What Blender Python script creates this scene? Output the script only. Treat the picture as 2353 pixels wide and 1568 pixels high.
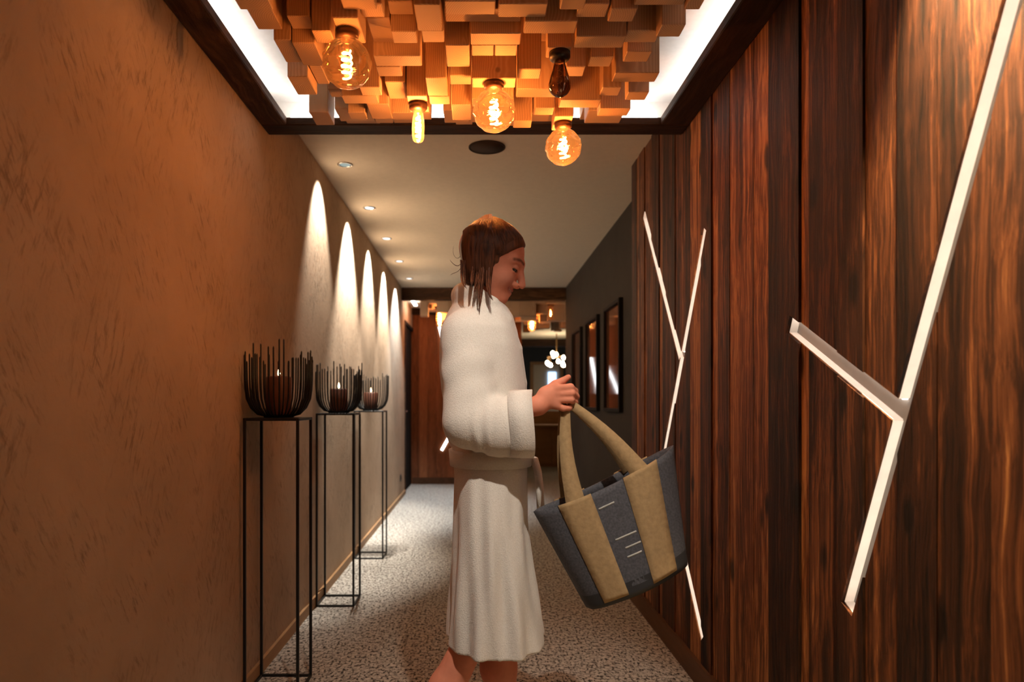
import bpy, bmesh, math, random
import numpy as np
from mathutils import Vector, Matrix

# ------------------------------------------------------------------ clear
for o in list(bpy.data.objects):
    bpy.data.objects.remove(o, do_unlink=True)
S = bpy.context.scene
COL = S.collection
R = random.Random(7)

# ------------------------------------------------------------------ camera (level, shifted lens)
W, HPX = 2353.0, 1568.0
FPX = 1569.0              # focal length in pixels (24 mm on 36 mm)
VX, VY = 1100.0, 925.0    # vanishing point of the corridor
CAMH = 1.143
cam = bpy.data.cameras.new('camera')
cam.sensor_fit = 'HORIZONTAL'; cam.sensor_width = 36.0
cam.lens = FPX / W * 36.0
cam.shift_x = (W / 2 - VX) / W
cam.shift_y = (VY - HPX / 2) / W
cam.clip_start = 0.05
cam.dof.use_dof = True; cam.dof.focus_distance = 2.1; cam.dof.aperture_fstop = 2.8
camo = bpy.data.objects.new('camera', cam); COL.objects.link(camo)
camo.location = (0, 0, CAMH); camo.rotation_euler = (math.pi / 2, 0, 0)
S.camera = camo

# ------------------------------------------------------------------ world, exposure
wd = bpy.data.worlds.new('world'); S.world = wd; wd.use_nodes = True
wd.node_tree.nodes['Background'].inputs[0].default_value = (0.010, 0.008, 0.006, 1)
wd.node_tree.nodes['Background'].inputs[1].default_value = 1.0
S.view_settings.view_transform = 'Standard'
S.view_settings.look = 'None'
S.view_settings.gamma = 1.0
S.view_settings.exposure = 0.0
S.view_settings.use_curve_mapping = False

BULB_COL = (1.0, 0.365, 0.10)
BULB_E = 440.0
COVE_E = 16.0
SLOT_E = 8.5
SPOT_W = 230.0

def P(x, y, d):
    """photo pixel at depth d -> world point"""
    return Vector(((x - VX) * d / FPX, d, CAMH + (VY - y) * d / FPX))

# ------------------------------------------------------------------ material helpers
def new_mat(name):
    m = bpy.data.materials.new(name); m.use_nodes = True
    nt = m.node_tree
    b = nt.nodes['Principled BSDF']
    return m, nt, b

def N(nt, t, **kw):
    n = nt.nodes.new(t)
    for k, v in kw.items():
        if k.startswith('i_'):
            key = k[2:].replace('_', ' ')
            n.inputs[key].default_value = v
        else:
            setattr(n, k, v)
    return n

def ramp(nt, stops, fac):
    r = nt.nodes.new('ShaderNodeValToRGB')
    e = r.color_ramp.elements
    while len(e) < len(stops): e.new(0.5)
    for i, (p, c) in enumerate(stops):
        e[i].position = p; e[i].color = (*c, 1)
    nt.links.new(fac, r.inputs[0])
    return r

def bump(nt, b, h, strength=0.3, dist=0.01):
    n = nt.nodes.new('ShaderNodeBump'); n.inputs['Strength'].default_value = strength
    n.inputs['Distance'].default_value = dist
    nt.links.new(h, n.inputs['Height']); nt.links.new(n.outputs[0], b.inputs['Normal'])

def mixc(nt, fac, a, bb, mode='MIX'):
    n = nt.nodes.new('ShaderNodeMix'); n.data_type = 'RGBA'; n.blend_type = mode
    for s, v in ((n.inputs[0], fac), (n.inputs[6], a), (n.inputs[7], bb)):
        if hasattr(v, 'is_linked'): nt.links.new(v, s)
        else: s.default_value = v if not isinstance(v, tuple) else (*v, 1)
    return n.outputs[2]

def math_n(nt, op, a, b=0.0, c=0.0):
    n = nt.nodes.new('ShaderNodeMath'); n.operation = op
    for s, v in zip(n.inputs, (a, b, c)):
        if hasattr(v, 'is_linked'): nt.links.new(v, s)
        else: s.default_value = v
    return n.outputs[0]

def coords(nt, scale=(1, 1, 1), rot=(0, 0, 0), rnd=0.0):
    tc = nt.nodes.new('ShaderNodeTexCoord'); mp = nt.nodes.new('ShaderNodeMapping')
    mp.inputs['Scale'].default_value = scale; mp.inputs['Rotation'].default_value = rot
    src = tc.outputs['Object']
    if rnd:
        oi = nt.nodes.new('ShaderNodeObjectInfo')
        cx = nt.nodes.new('ShaderNodeCombineXYZ')
        for i, k in enumerate((rnd, rnd * 1.7, rnd * 2.3)):
            nt.links.new(math_n(nt, 'MULTIPLY', oi.outputs['Random'], k), cx.inputs[i])
        va = nt.nodes.new('ShaderNodeVectorMath'); va.operation = 'ADD'
        nt.links.new(src, va.inputs[0]); nt.links.new(cx.outputs[0], va.inputs[1]); src = va.outputs[0]
    nt.links.new(src, mp.inputs[0])
    return mp.outputs[0]

def simple(name, col, rough=0.5, metal=0.0, noise=0.0, nscale=40, bumpy=0.0):
    m, nt, b = new_mat(name)
    b.inputs['Roughness'].default_value = rough; b.inputs['Metallic'].default_value = metal
    if rough > 0.6: b.inputs['Specular IOR Level'].default_value = 0.1
    v = coords(nt)
    n = N(nt, 'ShaderNodeTexNoise', i_Scale=nscale, i_Detail=4.0); nt.links.new(v, n.inputs['Vector'])
    d = max(noise, 0.03)
    r = ramp(nt, [(0.3, tuple(c * (1 - d) for c in col)), (0.7, tuple(min(1, c * (1 + d)) for c in col))], n.outputs[0])
    nt.links.new(r.outputs[0], b.inputs['Base Color'])
    if bumpy: bump(nt, b, n.outputs[0], bumpy, 0.004)
    return m

def emit(name, col, e):
    m = bpy.data.materials.new(name); m.use_nodes = True; nt = m.node_tree
    nt.nodes.clear()
    o = nt.nodes.new('ShaderNodeOutputMaterial'); em = nt.nodes.new('ShaderNodeEmission')
    em.inputs[0].default_value = (*col, 1); em.inputs[1].default_value = e
    nt.links.new(em.outputs[0], o.inputs[0])
    return m

def plaster_mat(name, dark, light, streak):
    m, nt, b = new_mat(name)
    b.inputs['Roughness'].default_value = 0.85
    b.inputs['Specular IOR Level'].default_value = 0.06
    v = coords(nt)
    big = N(nt, 'ShaderNodeTexNoise', i_Scale=1.6, i_Detail=5.0, i_Roughness=0.6); nt.links.new(v, big.inputs['Vector'])
    base = ramp(nt, [(0.3, dark), (0.7, light)], big.outputs[0])
    # trowel strokes in two directions, broken up by a mask
    hs = None; col = base.outputs[0]
    for rot, sc, seed in ((0.35, (1, 5, 26), 0.0), (-0.55, (1, 6, 30), 3.3)):
        vm = coords(nt, scale=(1, 1, 1), rot=(math.pi / 2 + rot, 0, 0))
        mp = nt.nodes.new('ShaderNodeMapping'); mp.inputs['Scale'].default_value = sc
        mp.inputs['Location'].default_value = (seed, seed, seed)
        nt.links.new(vm, mp.inputs[0])
        st = N(nt, 'ShaderNodeTexNoise', i_Scale=2.6, i_Detail=6.0, i_Roughness=0.65); nt.links.new(mp.outputs[0], st.inputs['Vector'])
        mk = N(nt, 'ShaderNodeTexNoise', i_Scale=2.2 + seed, i_Detail=3.0); nt.links.new(v, mk.inputs['Vector'])
        mr = ramp(nt, [(0.45, (0, 0, 0)), (0.62, (1, 1, 1))], mk.outputs[0])
        sr = ramp(nt, [(0.53, (0, 0, 0)), (0.66, (1, 1, 1))], st.outputs[0])
        f = math_n(nt, 'MULTIPLY', mr.outputs[0], sr.outputs[0])
        col = mixc(nt, math_n(nt, 'MULTIPLY', f, streak), col, tuple(c * 0.45 for c in dark))
        hs = f if hs is None else math_n(nt, 'ADD', hs, f)
    fine = N(nt, 'ShaderNodeTexNoise', i_Scale=55.0, i_Detail=6.0); nt.links.new(v, fine.inputs['Vector'])
    hh = math_n(nt, 'SUBTRACT', math_n(nt, 'MULTIPLY', fine.outputs[0], 0.45), math_n(nt, 'MULTIPLY', hs, 0.8))
    nt.links.new(col, b.inputs['Base Color'])
    bump(nt, b, hh, 0.42, 0.006)
    return m

def board_mat(name, stops, rough=0.55, sx=1.0, knots=True, rnd=37.0, axis=2, bstr=0.6, spec=0.12):
    """sawn board with grain along one object axis, knots and per-board tone"""
    m, nt, b = new_mat(name)
    b.inputs['Roughness'].default_value = rough
    b.inputs['Specular IOR Level'].default_value = spec
    sc = [26 * sx, 26 * sx, 26 * sx]; sc[axis] = 1.1
    v = coords(nt, rnd=rnd)
    mp = nt.nodes.new('ShaderNodeMapping'); mp.inputs['Scale'].default_value = sc; nt.links.new(v, mp.inputs[0])
    # warp the grain a little
    wv = N(nt, 'ShaderNodeTexNoise', i_Scale=3.0, i_Detail=2.0); nt.links.new(v, wv.inputs['Vector'])
    wm = nt.nodes.new('ShaderNodeVectorMath'); wm.operation = 'SCALE'; wm.inputs['Scale'].default_value = 2.4
    nt.links.new(wv.outputs['Color'], wm.inputs[0])
    va = nt.nodes.new('ShaderNodeVectorMath'); va.operation = 'ADD'
    nt.links.new(mp.outputs[0], va.inputs[0]); nt.links.new(wm.outputs[0], va.inputs[1])
    g = N(nt, 'ShaderNodeTexNoise', i_Scale=1.5, i_Detail=8.0, i_Roughness=0.7); nt.links.new(va.outputs[0], g.inputs['Vector'])
    sc2 = [9 * sx, 9 * sx, 9 * sx]; sc2[axis] = 0.8
    mp2 = nt.nodes.new('ShaderNodeMapping'); mp2.inputs['Scale'].default_value = sc2; nt.links.new(v, mp2.inputs[0])
    g2 = N(nt, 'ShaderNodeTexNoise', i_Scale=1.0, i_Detail=4.0); nt.links.new(mp2.outputs[0], g2.inputs['Vector'])
    f = math_n(nt, 'ADD', math_n(nt, 'MULTIPLY', g.outputs[0], 0.62), math_n(nt, 'MULTIPLY', g2.outputs[0], 0.38))
    oi = nt.nodes.new('ShaderNodeObjectInfo')
    f = math_n(nt, 'ADD', f, math_n(nt, 'MULTIPLY', math_n(nt, 'SUBTRACT', oi.outputs['Random'], 0.5), 0.22))
    r = ramp(nt, stops, f)
    col = r.outputs[0]; h = g.outputs[0]
    if knots:
        sk = [0.0, 7.0, 7.0] if axis == 2 else [5.5, 5.5, 5.5]; sk[axis] = 3.2
        mp3 = nt.nodes.new('ShaderNodeMapping'); mp3.inputs['Scale'].default_value = sk; nt.links.new(v, mp3.inputs[0])
        vo = N(nt, 'ShaderNodeTexVoronoi', i_Scale=1.0); nt.links.new(mp3.outputs[0], vo.inputs['Vector'])
        kr = ramp(nt, [(0.10, (1, 1, 1)), (0.19, (0, 0, 0))], math_n(nt, 'ADD', vo.outputs['Distance'], math_n(nt, 'MULTIPLY', math_n(nt, 'SUBTRACT', g.outputs[0], 0.5), 0.12)))
        col = mixc(nt, math_n(nt, 'MULTIPLY', kr.outputs[0], 0.85), col, tuple(c * 0.5 for c in stops[0][1]))
        h = math_n(nt, 'SUBTRACT', h, math_n(nt, 'MULTIPLY', kr.outputs[0], 0.25))
    nt.links.new(col, b.inputs['Base Color'])
    bump(nt, b, h, bstr, 0.006)
    return m

def block_mat(name, a, c, rnd=61.0):
    """spruce post: rings about an upright axis, so end grain shows arcs and sides show straight lines"""
    m, nt, b = new_mat(name)
    b.inputs['Roughness'].default_value = 0.6
    b.inputs['Specular IOR Level'].default_value = 0.25
    tc = nt.nodes.new('ShaderNodeTexCoord'); oi = nt.nodes.new('ShaderNodeObjectInfo')
    sp = nt.nodes.new('ShaderNodeSeparateXYZ'); nt.links.new(tc.outputs['Object'], sp.inputs[0])
    rn = oi.outputs['Random']
    nz = N(nt, 'ShaderNodeTexNoise', i_Scale=9.0, i_Detail=2.0, noise_dimensions='4D'); nt.links.new(tc.outputs['Object'], nz.inputs['Vector'])
    nt.links.new(math_n(nt, 'MULTIPLY', rn, 40.0), nz.inputs['W'])
    wob = math_n(nt, 'MULTIPLY', math_n(nt, 'SUBTRACT', nz.outputs[0], 0.5), 0.02)
    ang = math_n(nt, 'MULTIPLY', rn, 47.0)
    ox = math_n(nt, 'MULTIPLY', math_n(nt, 'SINE', ang), 0.07)
    oy = math_n(nt, 'MULTIPLY', math_n(nt, 'COSINE', ang), 0.07)
    dx = math_n(nt, 'ADD', math_n(nt, 'SUBTRACT', sp.outputs[0], ox), wob)
    dy = math_n(nt, 'ADD', math_n(nt, 'SUBTRACT', sp.outputs[1], oy), wob)
    rad = math_n(nt, 'SQRT', math_n(nt, 'ADD', math_n(nt, 'MULTIPLY', dx, dx), math_n(nt, 'MULTIPLY', dy, dy)))
    w = math_n(nt, 'SINE', math_n(nt, 'MULTIPLY', rad, 1150.0))
    w = math_n(nt, 'ADD', math_n(nt, 'MULTIPLY', w, 0.5), 0.5)
    w = math_n(nt, 'POWER', w, 2.0)
    tone = math_n(nt, 'FRACT', math_n(nt, 'MULTIPLY', rn, 13.7))
    fl = math_n(nt, 'ADD', math_n(nt, 'MULTIPLY', w, 0.32), math_n(nt, 'MULTIPLY', tone, 0.38))
    fl = math_n(nt, 'ADD', fl, math_n(nt, 'MULTIPLY', nz.outputs[0], 0.3))
    r = ramp(nt, [(0.15, c), (0.85, a)], fl)
    # a knot here and there
    vo = N(nt, 'ShaderNodeTexVoronoi', i_Scale=5.0); 
    va = nt.nodes.new('ShaderNodeVectorMath'); va.operation = 'ADD'
    cx = nt.nodes.new('ShaderNodeCombineXYZ')
    for i in range(3): nt.links.new(math_n(nt, 'MULTIPLY', rn, rnd * (i + 1)), cx.inputs[i])
    nt.links.new(tc.outputs['Object'], va.inputs[0]); nt.links.new(cx.outputs[0], va.inputs[1]); nt.links.new(va.outputs[0], vo.inputs['Vector'])
    kr = ramp(nt, [(0.03, (1, 1, 1)), (0.055, (0, 0, 0))], vo.outputs['Distance'])
    col = mixc(nt, math_n(nt, 'MULTIPLY', kr.outputs[0], 0.8), r.outputs[0], tuple(k * 0.3 for k in a))
    nt.links.new(col, b.inputs['Base Color'])
    bump(nt, b, w, 0.12, 0.002)
    return m

def carpet_mat():
    m, nt, b = new_mat('flecked_carpet')
    b.inputs['Roughness'].default_value = 0.95
    b.inputs['Specular IOR Level'].default_value = 0.1
    v = coords(nt)
    a = N(nt, 'ShaderNodeTexNoise', i_Scale=62.0, i_Detail=3.0, i_Roughness=0.7)
    mp = nt.nodes.new('ShaderNodeMapping'); mp.inputs['Scale'].default_value = (0.62, 1.25, 1); nt.links.new(v, mp.inputs[0])
    nt.links.new(mp.outputs[0], a.inputs['Vector'])
    c = N(nt, 'ShaderNodeTexNoise', i_Scale=70.0, i_Detail=2.0)
    mp2 = nt.nodes.new('ShaderNodeMapping'); mp2.inputs['Scale'].default_value = (1.3, 0.6, 1); mp2.inputs['Location'].default_value = (5, 3, 0); nt.links.new(v, mp2.inputs[0])
    nt.links.new(mp2.outputs[0], c.inputs['Vector'])
    f = math_n(nt, 'MINIMUM', a.outputs[0], c.outputs[0])
    r = ramp(nt, [(0.33, (0.045, 0.04, 0.035)), (0.40, (0.16, 0.145, 0.125)), (0.47, (0.44, 0.41, 0.355)), (0.6, (0.62, 0.58, 0.51))], f)
    nt.links.new(r.outputs[0], b.inputs['Base Color'])
    fi = N(nt, 'ShaderNodeTexNoise', i_Scale=420.0, i_Detail=2.0); nt.links.new(v, fi.inputs['Vector'])
    bump(nt, b, math_n(nt, 'ADD', f, fi.outputs[0]), 0.5, 0.004)
    return m

def glass_mat(name, tint, mirror=0.06, haze=0.0):
    """thin lamp glass: tinted see-through with a fresnel gloss"""
    m = bpy.data.materials.new(name); m.use_nodes = True; nt = m.node_tree; nt.nodes.clear()
    o = nt.nodes.new('ShaderNodeOutputMaterial')
    t = nt.nodes.new('ShaderNodeBsdfTransparent'); t.inputs[0].default_value = (*tint, 1)
    g = nt.nodes.new('ShaderNodeBsdfGlossy'); g.inputs['Roughness'].default_value = 0.04
    g.inputs['Color'].default_value = (1, 0.92, 0.8, 1)
    lw = nt.nodes.new('ShaderNodeLayerWeight'); lw.inputs[0].default_value = 0.25
    f = math_n(nt, 'ADD', math_n(nt, 'MULTIPLY', lw.outputs['Fresnel'], 0.8), mirror)
    mx = nt.nodes.new('ShaderNodeMixShader'); nt.links.new(f, mx.inputs[0])
    nt.links.new(t.outputs[0], mx.inputs[1]); nt.links.new(g.outputs[0], mx.inputs[2])
    if haze:
        tr = nt.nodes.new('ShaderNodeBsdfTranslucent'); tr.inputs[0].default_value = (1.0, 0.72, 0.42, 1)
        m2 = nt.nodes.new('ShaderNodeMixShader'); m2.inputs[0].default_value = haze
        nt.links.new(mx.outputs[0], m2.inputs[1]); nt.links.new(tr.outputs[0], m2.inputs[2]); mx = m2
    nt.links.new(mx.outputs[0], o.inputs[0])
    return m

M = {}
M['plaster'] = plaster_mat('beige_trowelled_plaster', (0.41, 0.295, 0.20), (0.52, 0.385, 0.27), 0.6)
M['grey_wall'] = plaster_mat('grey_plaster', (0.036, 0.032, 0.027), (0.048, 0.042, 0.035), 0.1)
M['white_paint'] = simple('white_ceiling_paint', (0.74, 0.66, 0.53), 0.85, noise=0.03, nscale=30, bumpy=0.05)
M['cove_paint'] = simple('white_cove_paint', (0.80, 0.79, 0.77), 0.85, noise=0.02)
M['carpet'] = carpet_mat()
M['plank'] = board_mat('dark_stained_plank', [(0.32, (0.008, 0.0035, 0.0018)), (0.45, (0.045, 0.015, 0.006)), (0.55, (0.155, 0.052, 0.018)), (0.67, (0.46, 0.205, 0.072))], sx=1.7)
M['far_plank'] = board_mat('red_brown_plank', [(0.3, (0.09, 0.030, 0.012)), (0.5, (0.23, 0.078, 0.030)), (0.7, (0.36, 0.135, 0.055))], knots=False)
M['beam_x'] = board_mat('rough_dark_beam', [(0.34, (0.012, 0.006, 0.003)), (0.52, (0.042, 0.018, 0.008)), (0.70, (0.13, 0.062, 0.027))], 0.7, axis=0, rnd=11, knots=False)
M['beam_y'] = board_mat('rough_dark_beam_long', [(0.34, (0.012, 0.006, 0.003)), (0.52, (0.042, 0.018, 0.008)), (0.70, (0.13, 0.062, 0.027))], 0.7, axis=1, rnd=11, knots=False)
M['skirting'] = board_mat('oak_skirting', [(0.3, (0.30, 0.17, 0.08)), (0.7, (0.46, 0.28, 0.14))], 0.5, axis=1, rnd=3, knots=False, bstr=0.2)
M['dark_skirting'] = board_mat('dark_skirting', [(0.3, (0.05, 0.022, 0.01)), (0.7, (0.12, 0.055, 0.026))], 0.5, axis=1, rnd=3, knots=False, bstr=0.2)
M['block'] = block_mat('spruce_block', (0.66, 0.46, 0.29), (0.44, 0.27, 0.15))
M['led_cove'] = emit('cool_white_cove_led', (1.0, 0.93, 0.86), COVE_E)
M['led_slot'] = emit('warm_white_slot_led', (1.0, 0.86, 0.74), SLOT_E)
M['channel'] = simple('pale_channel_lining', (0.80, 0.74, 0.68), 0.6, noise=0.05, nscale=25)
M['channel_back'] = simple('grey_channel_back', (0.26, 0.24, 0.22), 0.6, noise=0.05, nscale=25)
M['black_metal'] = simple('black_powder_coat', (0.012, 0.012, 0.011), 0.45, 0.3, noise=0.1)
M['amber_glass'] = glass_mat('amber_lamp_glass', (0.97, 0.80, 0.56), 0.10, 0.022)
M['clear_glass'] = glass_mat('clear_lamp_glass', (0.97, 0.90, 0.78), 0.06, 0.03)
M['smoke_glass'] = glass_mat('smoked_lamp_glass', (0.42, 0.28, 0.20), 0.08)
M['filament'] = emit('glowing_filament', BULB_COL, BULB_E)
M['filament_far'] = emit('glowing_filament_far', BULB_COL, BULB_E * 0.55)
M['filament_soft'] = emit('glowing_filament_soft', BULB_COL, BULB_E * 0.2)
M['filament_tube'] = emit('glowing_filament_tube', BULB_COL, BULB_E * 1.6)
M['socket'] = simple('bronze_socket', (0.10, 0.045, 0.022), 0.4, 0.6, noise=0.1)
M['dark_socket'] = simple('black_socket', (0.015, 0.012, 0.010), 0.4, 0.2)
M['candle'] = simple('brown_candle_wax', (0.11, 0.038, 0.02), 0.5, noise=0.1)
M['flame'] = emit('candle_flame', (1.0, 0.62, 0.28), 30.0)
M['wick'] = simple('charred_wick', (0.02, 0.015, 0.01), 0.9)
M['chrome'] = simple('brushed_chrome', (0.55, 0.56, 0.55), 0.25, 0.9)
M['lens'] = emit('downlight_lens', (0.88, 0.96, 1.0), 2.2)
M['lens_dim'] = emit('dim_downlight_lens', (0.80, 0.95, 0.86), 0.45)
M['speaker'] = simple('dark_speaker_mesh', (0.05, 0.032, 0.022), 0.8, noise=0.15, nscale=300, bumpy=0.4)
M['frame'] = simple('black_picture_frame', (0.010, 0.009, 0.008), 0.75)
M['print'] = board_mat('dark_wood_print', [(0.3, (0.05, 0.018, 0.010)), (0.7, (0.13, 0.05, 0.028))], 0.05, knots=False, bstr=0.0, spec=0.5)
M['door_dark'] = simple('near_black_door', (0.010, 0.008, 0.007), 0.85)
M['outlet'] = simple('dark_outlet', (0.04, 0.035, 0.03), 0.5)
M['counter'] = board_mat('light_counter_wood', [(0.3, (0.34, 0.19, 0.09)), (0.7, (0.50, 0.30, 0.16))], 0.45, axis=0, rnd=5, knots=False, bstr=0.2)
M['blue_grey'] = simple('slate_wall_paint', (0.055, 0.062, 0.075), 0.7)
M['lobby_bulb'] = emit('chandelier_bulb', (1.0, 0.78, 0.52), 60.0)
M['screen'] = emit('bright_window', (0.45, 0.65, 1.0), 2.6)
M['brass'] = simple('dull_brass', (0.32, 0.19, 0.08), 0.35, 0.8)

# ------------------------------------------------------------------ object helpers
def link(o, parent=None):
    COL.objects.link(o)
    if parent is not None: o.parent = parent
    return o

def mesh_obj(name, v, f, mat, parent=None, org=(0, 0, 0), smooth=False, loc=None):
    me = bpy.data.meshes.new(name)
    ox, oy, oz = org
    me.from_pydata([(p[0] - ox, p[1] - oy, p[2] - oz) for p in v], [], f)
    me.materials.append(mat)
    if smooth: me.polygons.foreach_set('use_smooth', [True] * len(me.polygons))
    me.update()
    o = bpy.data.objects.new(name, me); link(o, parent)
    if loc is not None: o.location = loc
    return o

def empty(name, loc):
    o = bpy.data.objects.new(name, None); o.empty_display_size = 0.1; o.location = loc
    return link(o)

def tag(o, label, cat, group=None):
    o['label'] = label; o['category'] = cat
    if group: o['group'] = group
    return o

def struct(o):
    o['kind'] = 'structure'; return o

BOXF = [(0, 3, 2, 1), (4, 5, 6, 7), (0, 1, 5, 4), (1, 2, 6, 5), (2, 3, 7, 6), (3, 0, 4, 7)]
def box_vf(x0, x1, y0, y1, z0, z1):
    return ([(x0, y0, z0), (x1, y0, z0), (x1, y1, z0), (x0, y1, z0), (x0, y0, z1), (x1, y0, z1), (x1, y1, z1), (x0, y1, z1)], list(BOXF))

def bevel_box(name, x0, x1, y0, y1, z0, z1, mat, parent=None, org=None, bev=0.002):
    """chamfered box whose own origin is at its centre"""
    cx, cy, cz = (x0 + x1) / 2, (y0 + y1) / 2, (z0 + z1) / 2
    v, f = box_vf(x0 - cx, x1 - cx, y0 - cy, y1 - cy, z0 - cz, z1 - cz)
    bm = bmesh.new()
    vs = [bm.verts.new(p) for p in v]
    for q in f: bm.faces.new([vs[i] for i in q])
    if bev: bmesh.ops.bevel(bm, geom=list(bm.edges), offset=bev, segments=1, affect='EDGES')
    bmesh.ops.recalc_face_normals(bm, faces=list(bm.faces))
    me = bpy.data.meshes.new(name); bm.to_mesh(me); bm.free(); me.materials.append(mat)
    o = bpy.data.objects.new(name, me); link(o, parent)
    og = org or (0, 0, 0)
    o.location = (cx - og[0], cy - og[1], cz - og[2])
    return o

def boxes_vf(lst):
    V, F = [], []
    for b in lst:
        v, f = box_vf(*b); n = len(V); V += v; F += [tuple(i + n for i in q) for q in f]
    return V, F

def tube_vf(pts, rad, sides=8, caps=True):
    pts = [Vector(p) for p in pts]; n = len(pts)
    rad = [rad] * n if not hasattr(rad, '__len__') else rad
    V, F = [], []
    t0 = (pts[1] - pts[0]).normalized()
    ref = Vector((0, 0, 1)) if abs(t0.z) < 0.9 else Vector((1, 0, 0))
    u = t0.cross(ref).normalized()
    for i in range(n):
        t = (pts[min(i + 1, n - 1)] - pts[max(i - 1, 0)])
        t = t.normalized() if t.length > 1e-9 else t0
        u = (u - t * u.dot(t)); u = u.normalized() if u.length > 1e-6 else t.orthogonal().normalized()
        w = t.cross(u)
        for k in range(sides):
            a = 2 * math.pi * k / sides
            V.append(pts[i] + (u * math.cos(a) + w * math.sin(a)) * rad[i])
    for i in range(n - 1):
        for k in range(sides):
            a, b = i * sides + k, i * sides + (k + 1) % sides
            F.append((a, b, b + sides, a + sides))
    if caps:
        F.append(tuple(range(sides - 1, -1, -1))); F.append(tuple((n - 1) * sides + k for k in range(sides)))
    return V, F

def lathe_vf(prof, seg=32, axis_up=True, cx=0, cy=0, wob=None):
    V, F = [], []
    for i, (r, z) in enumerate(prof):
        for k in range(seg):
            a = 2 * math.pi * k / seg
            rr = r * (1 + (wob(a, z) if wob else 0))
            V.append((cx + rr * math.cos(a), cy + rr * math.sin(a), z))
    for i in range(len(prof) - 1):
        for k in range(seg):
            a, b = i * seg + k, i * seg + (k + 1) % seg
            F.append((a, b, b + seg, a + seg))
    if prof[0][0] > 1e-5: F.append(tuple(range(seg - 1, -1, -1)))
    if prof[-1][0] > 1e-5: F.append(tuple((len(prof) - 1) * seg + k for k in range(seg)))
    return V, F

def box_obj(name, b, mat, parent=None, org=(0, 0, 0)):
    v, f = box_vf(*b); return mesh_obj(name, v, f, mat, parent, org)

# ------------------------------------------------------------------ room dimensions
XL, XR, XG = -0.925, 0.894, 1.045
ZUP, ZC, ZB = 2.45, 2.52, 2.32      # block ceiling plane, white ceiling, beam underside
YC0, YC1 = 2.897, 3.005             # cross beam
YB = -2.6                           # corridor behind the camera
YE = 9.54                           # end wall of boards

struct(box_obj('floor', (-1.7, 3.2, YB - .1, 17.2, -0.1, 0.0), M['carpet']))
# left wall with a dark doorway at its far end
lw = struct(box_obj('wall_left', (XL - 0.2, XL, YB, 8.52, 0, 2.7), M['plaster']))
box_obj('door_header', (XL - 0.2, XL, 8.52, YE, 2.17, 2.7), M['plaster'], lw)
struct(box_obj('wall_back', (-1.3, 1.3, YB - 0.15, YB, 0, 2.7), M['plaster']))
d1 = struct(empty('door_1', (XL, 9.0, 0)))
box_obj('door_leaf', (XL - 0.05, XL - 0.018, 8.56, YE, 0, 2.13), M['door_dark'], d1, (XL, 9.0, 0))
box_obj('door_frame', (XL - 0.19, XL + 0.012, 8.50, 8.56, 0, 2.17), M['beam_y'], d1, (XL, 9.0, 0))
box_obj('door_head', (XL - 0.19, XL + 0.012, 8.56, YE - 0.03, 2.13, 2.17), M['door_dark'], d1, (XL, 9.0, 0))
box_obj('door_handle', (XL - 0.018, XL + 0.01, 8.66, 8.78, 1.02, 1.04), M['chrome'], d1, (XL, 9.0, 0))
struct(box_obj('baseboard_left', (XL, XL + 0.014, YB, 8.5, 0, 0.055), M['skirting']))
struct(box_obj('baseboard_right', (XR - 0.016, XR + 0.004, YB, 3.98, 0, 0.095), M['dark_skirting']))
struct(box_obj('baseboard_grey', (XG - 0.012, XG, 3.98, 8.2, 0, 0.07), M['frame'])).name = 'baseboard_far_right'

# ceiling: block bay, white stretch, second bay, passage
struct(box_obj('ceiling', (-1.15, 1.3, YC1, 8.19, ZC, ZC + 0.1), M['white_paint']))
v, f = boxes_vf([(-1.15, 1.3, YB, YC1 - 0.036, ZUP, ZUP + 0.1), (XL, XR, YC1 - 0.035, YC1 - 0.0005, 2.3545, ZC - 0.001)])
struct(mesh_obj('ceiling_cove', v, f, M['cove_paint']))
v, f = boxes_vf([(-1.7, 3.2, 8.30, YE + 1.2, ZUP, ZUP + 0.1), (-1.7, 3.2, YE + 1.2, 17.2, ZC, ZC + 0.1)])
struct(mesh_obj('ceiling_passage', v, f, M['white_paint']))

# beams
def beam(name, b, mat):
    o = bevel_box(name, *b, mat, None, None, 0.004); return struct(o)
beam('trim_1', (XL, -0.815, YB, YC0, ZB, 2.356), M['beam_y'])
beam('trim_2', (0.772, XR, YB, YC0, ZB, 2.356), M['beam_y'])
beam('trim_3', (XL, XR, YC0, YC1, ZB, 2.354), M['beam_x'])
beam('trim_4', (XL, XG, 8.18, 8.30, 2.375, ZC), M['beam_x'])
beam('trim_5', (-0.2, 3.1, 14.8, 14.95, 2.36, ZC), M['beam_x'])
beam('trim_6', (XL, 0.62, YE - 0.10, YE - 0.03, 2.36, ZUP), M['beam_x'])

# cove LED tape on top of the beams
def led(name, b, label, grp='cove light tapes'):
    o = box_obj(name, b, M['led_cove']); tag(o, label, 'led strip', grp); return o
led('led_strip', (-0.868, -0.848, -1.2, YC0 - 0.02, 2.358, 2.364), 'cool white cove led tape on the beam along the plaster wall')
led('led_strip', (0.805, 0.825, -1.2, YC0 - 0.02, 2.358, 2.364), 'cool white cove led tape on the beam along the plank wall')
led('led_strip', (-0.80, 0.76, YC0 + 0.012, YC0 + 0.026, 2.3545, 2.370), 'cool white cove led tape on the beam crossing the corridor')
led('led_strip', (-0.84, -0.80, 8.34, 8.9, 2.40, 2.41), 'short bright led tape in the far ceiling bay by the dark door')

# ------------------------------------------------------------------ plank wall with recessed light slots
def rect_poly(p, q, w):
    p, q = Vector(p), Vector(q); t = (q - p).normalized(); n = Vector((-t.y, t.x)) * (w / 2)
    return [p - n, q - n, q + n, p + n]          # CCW

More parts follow.
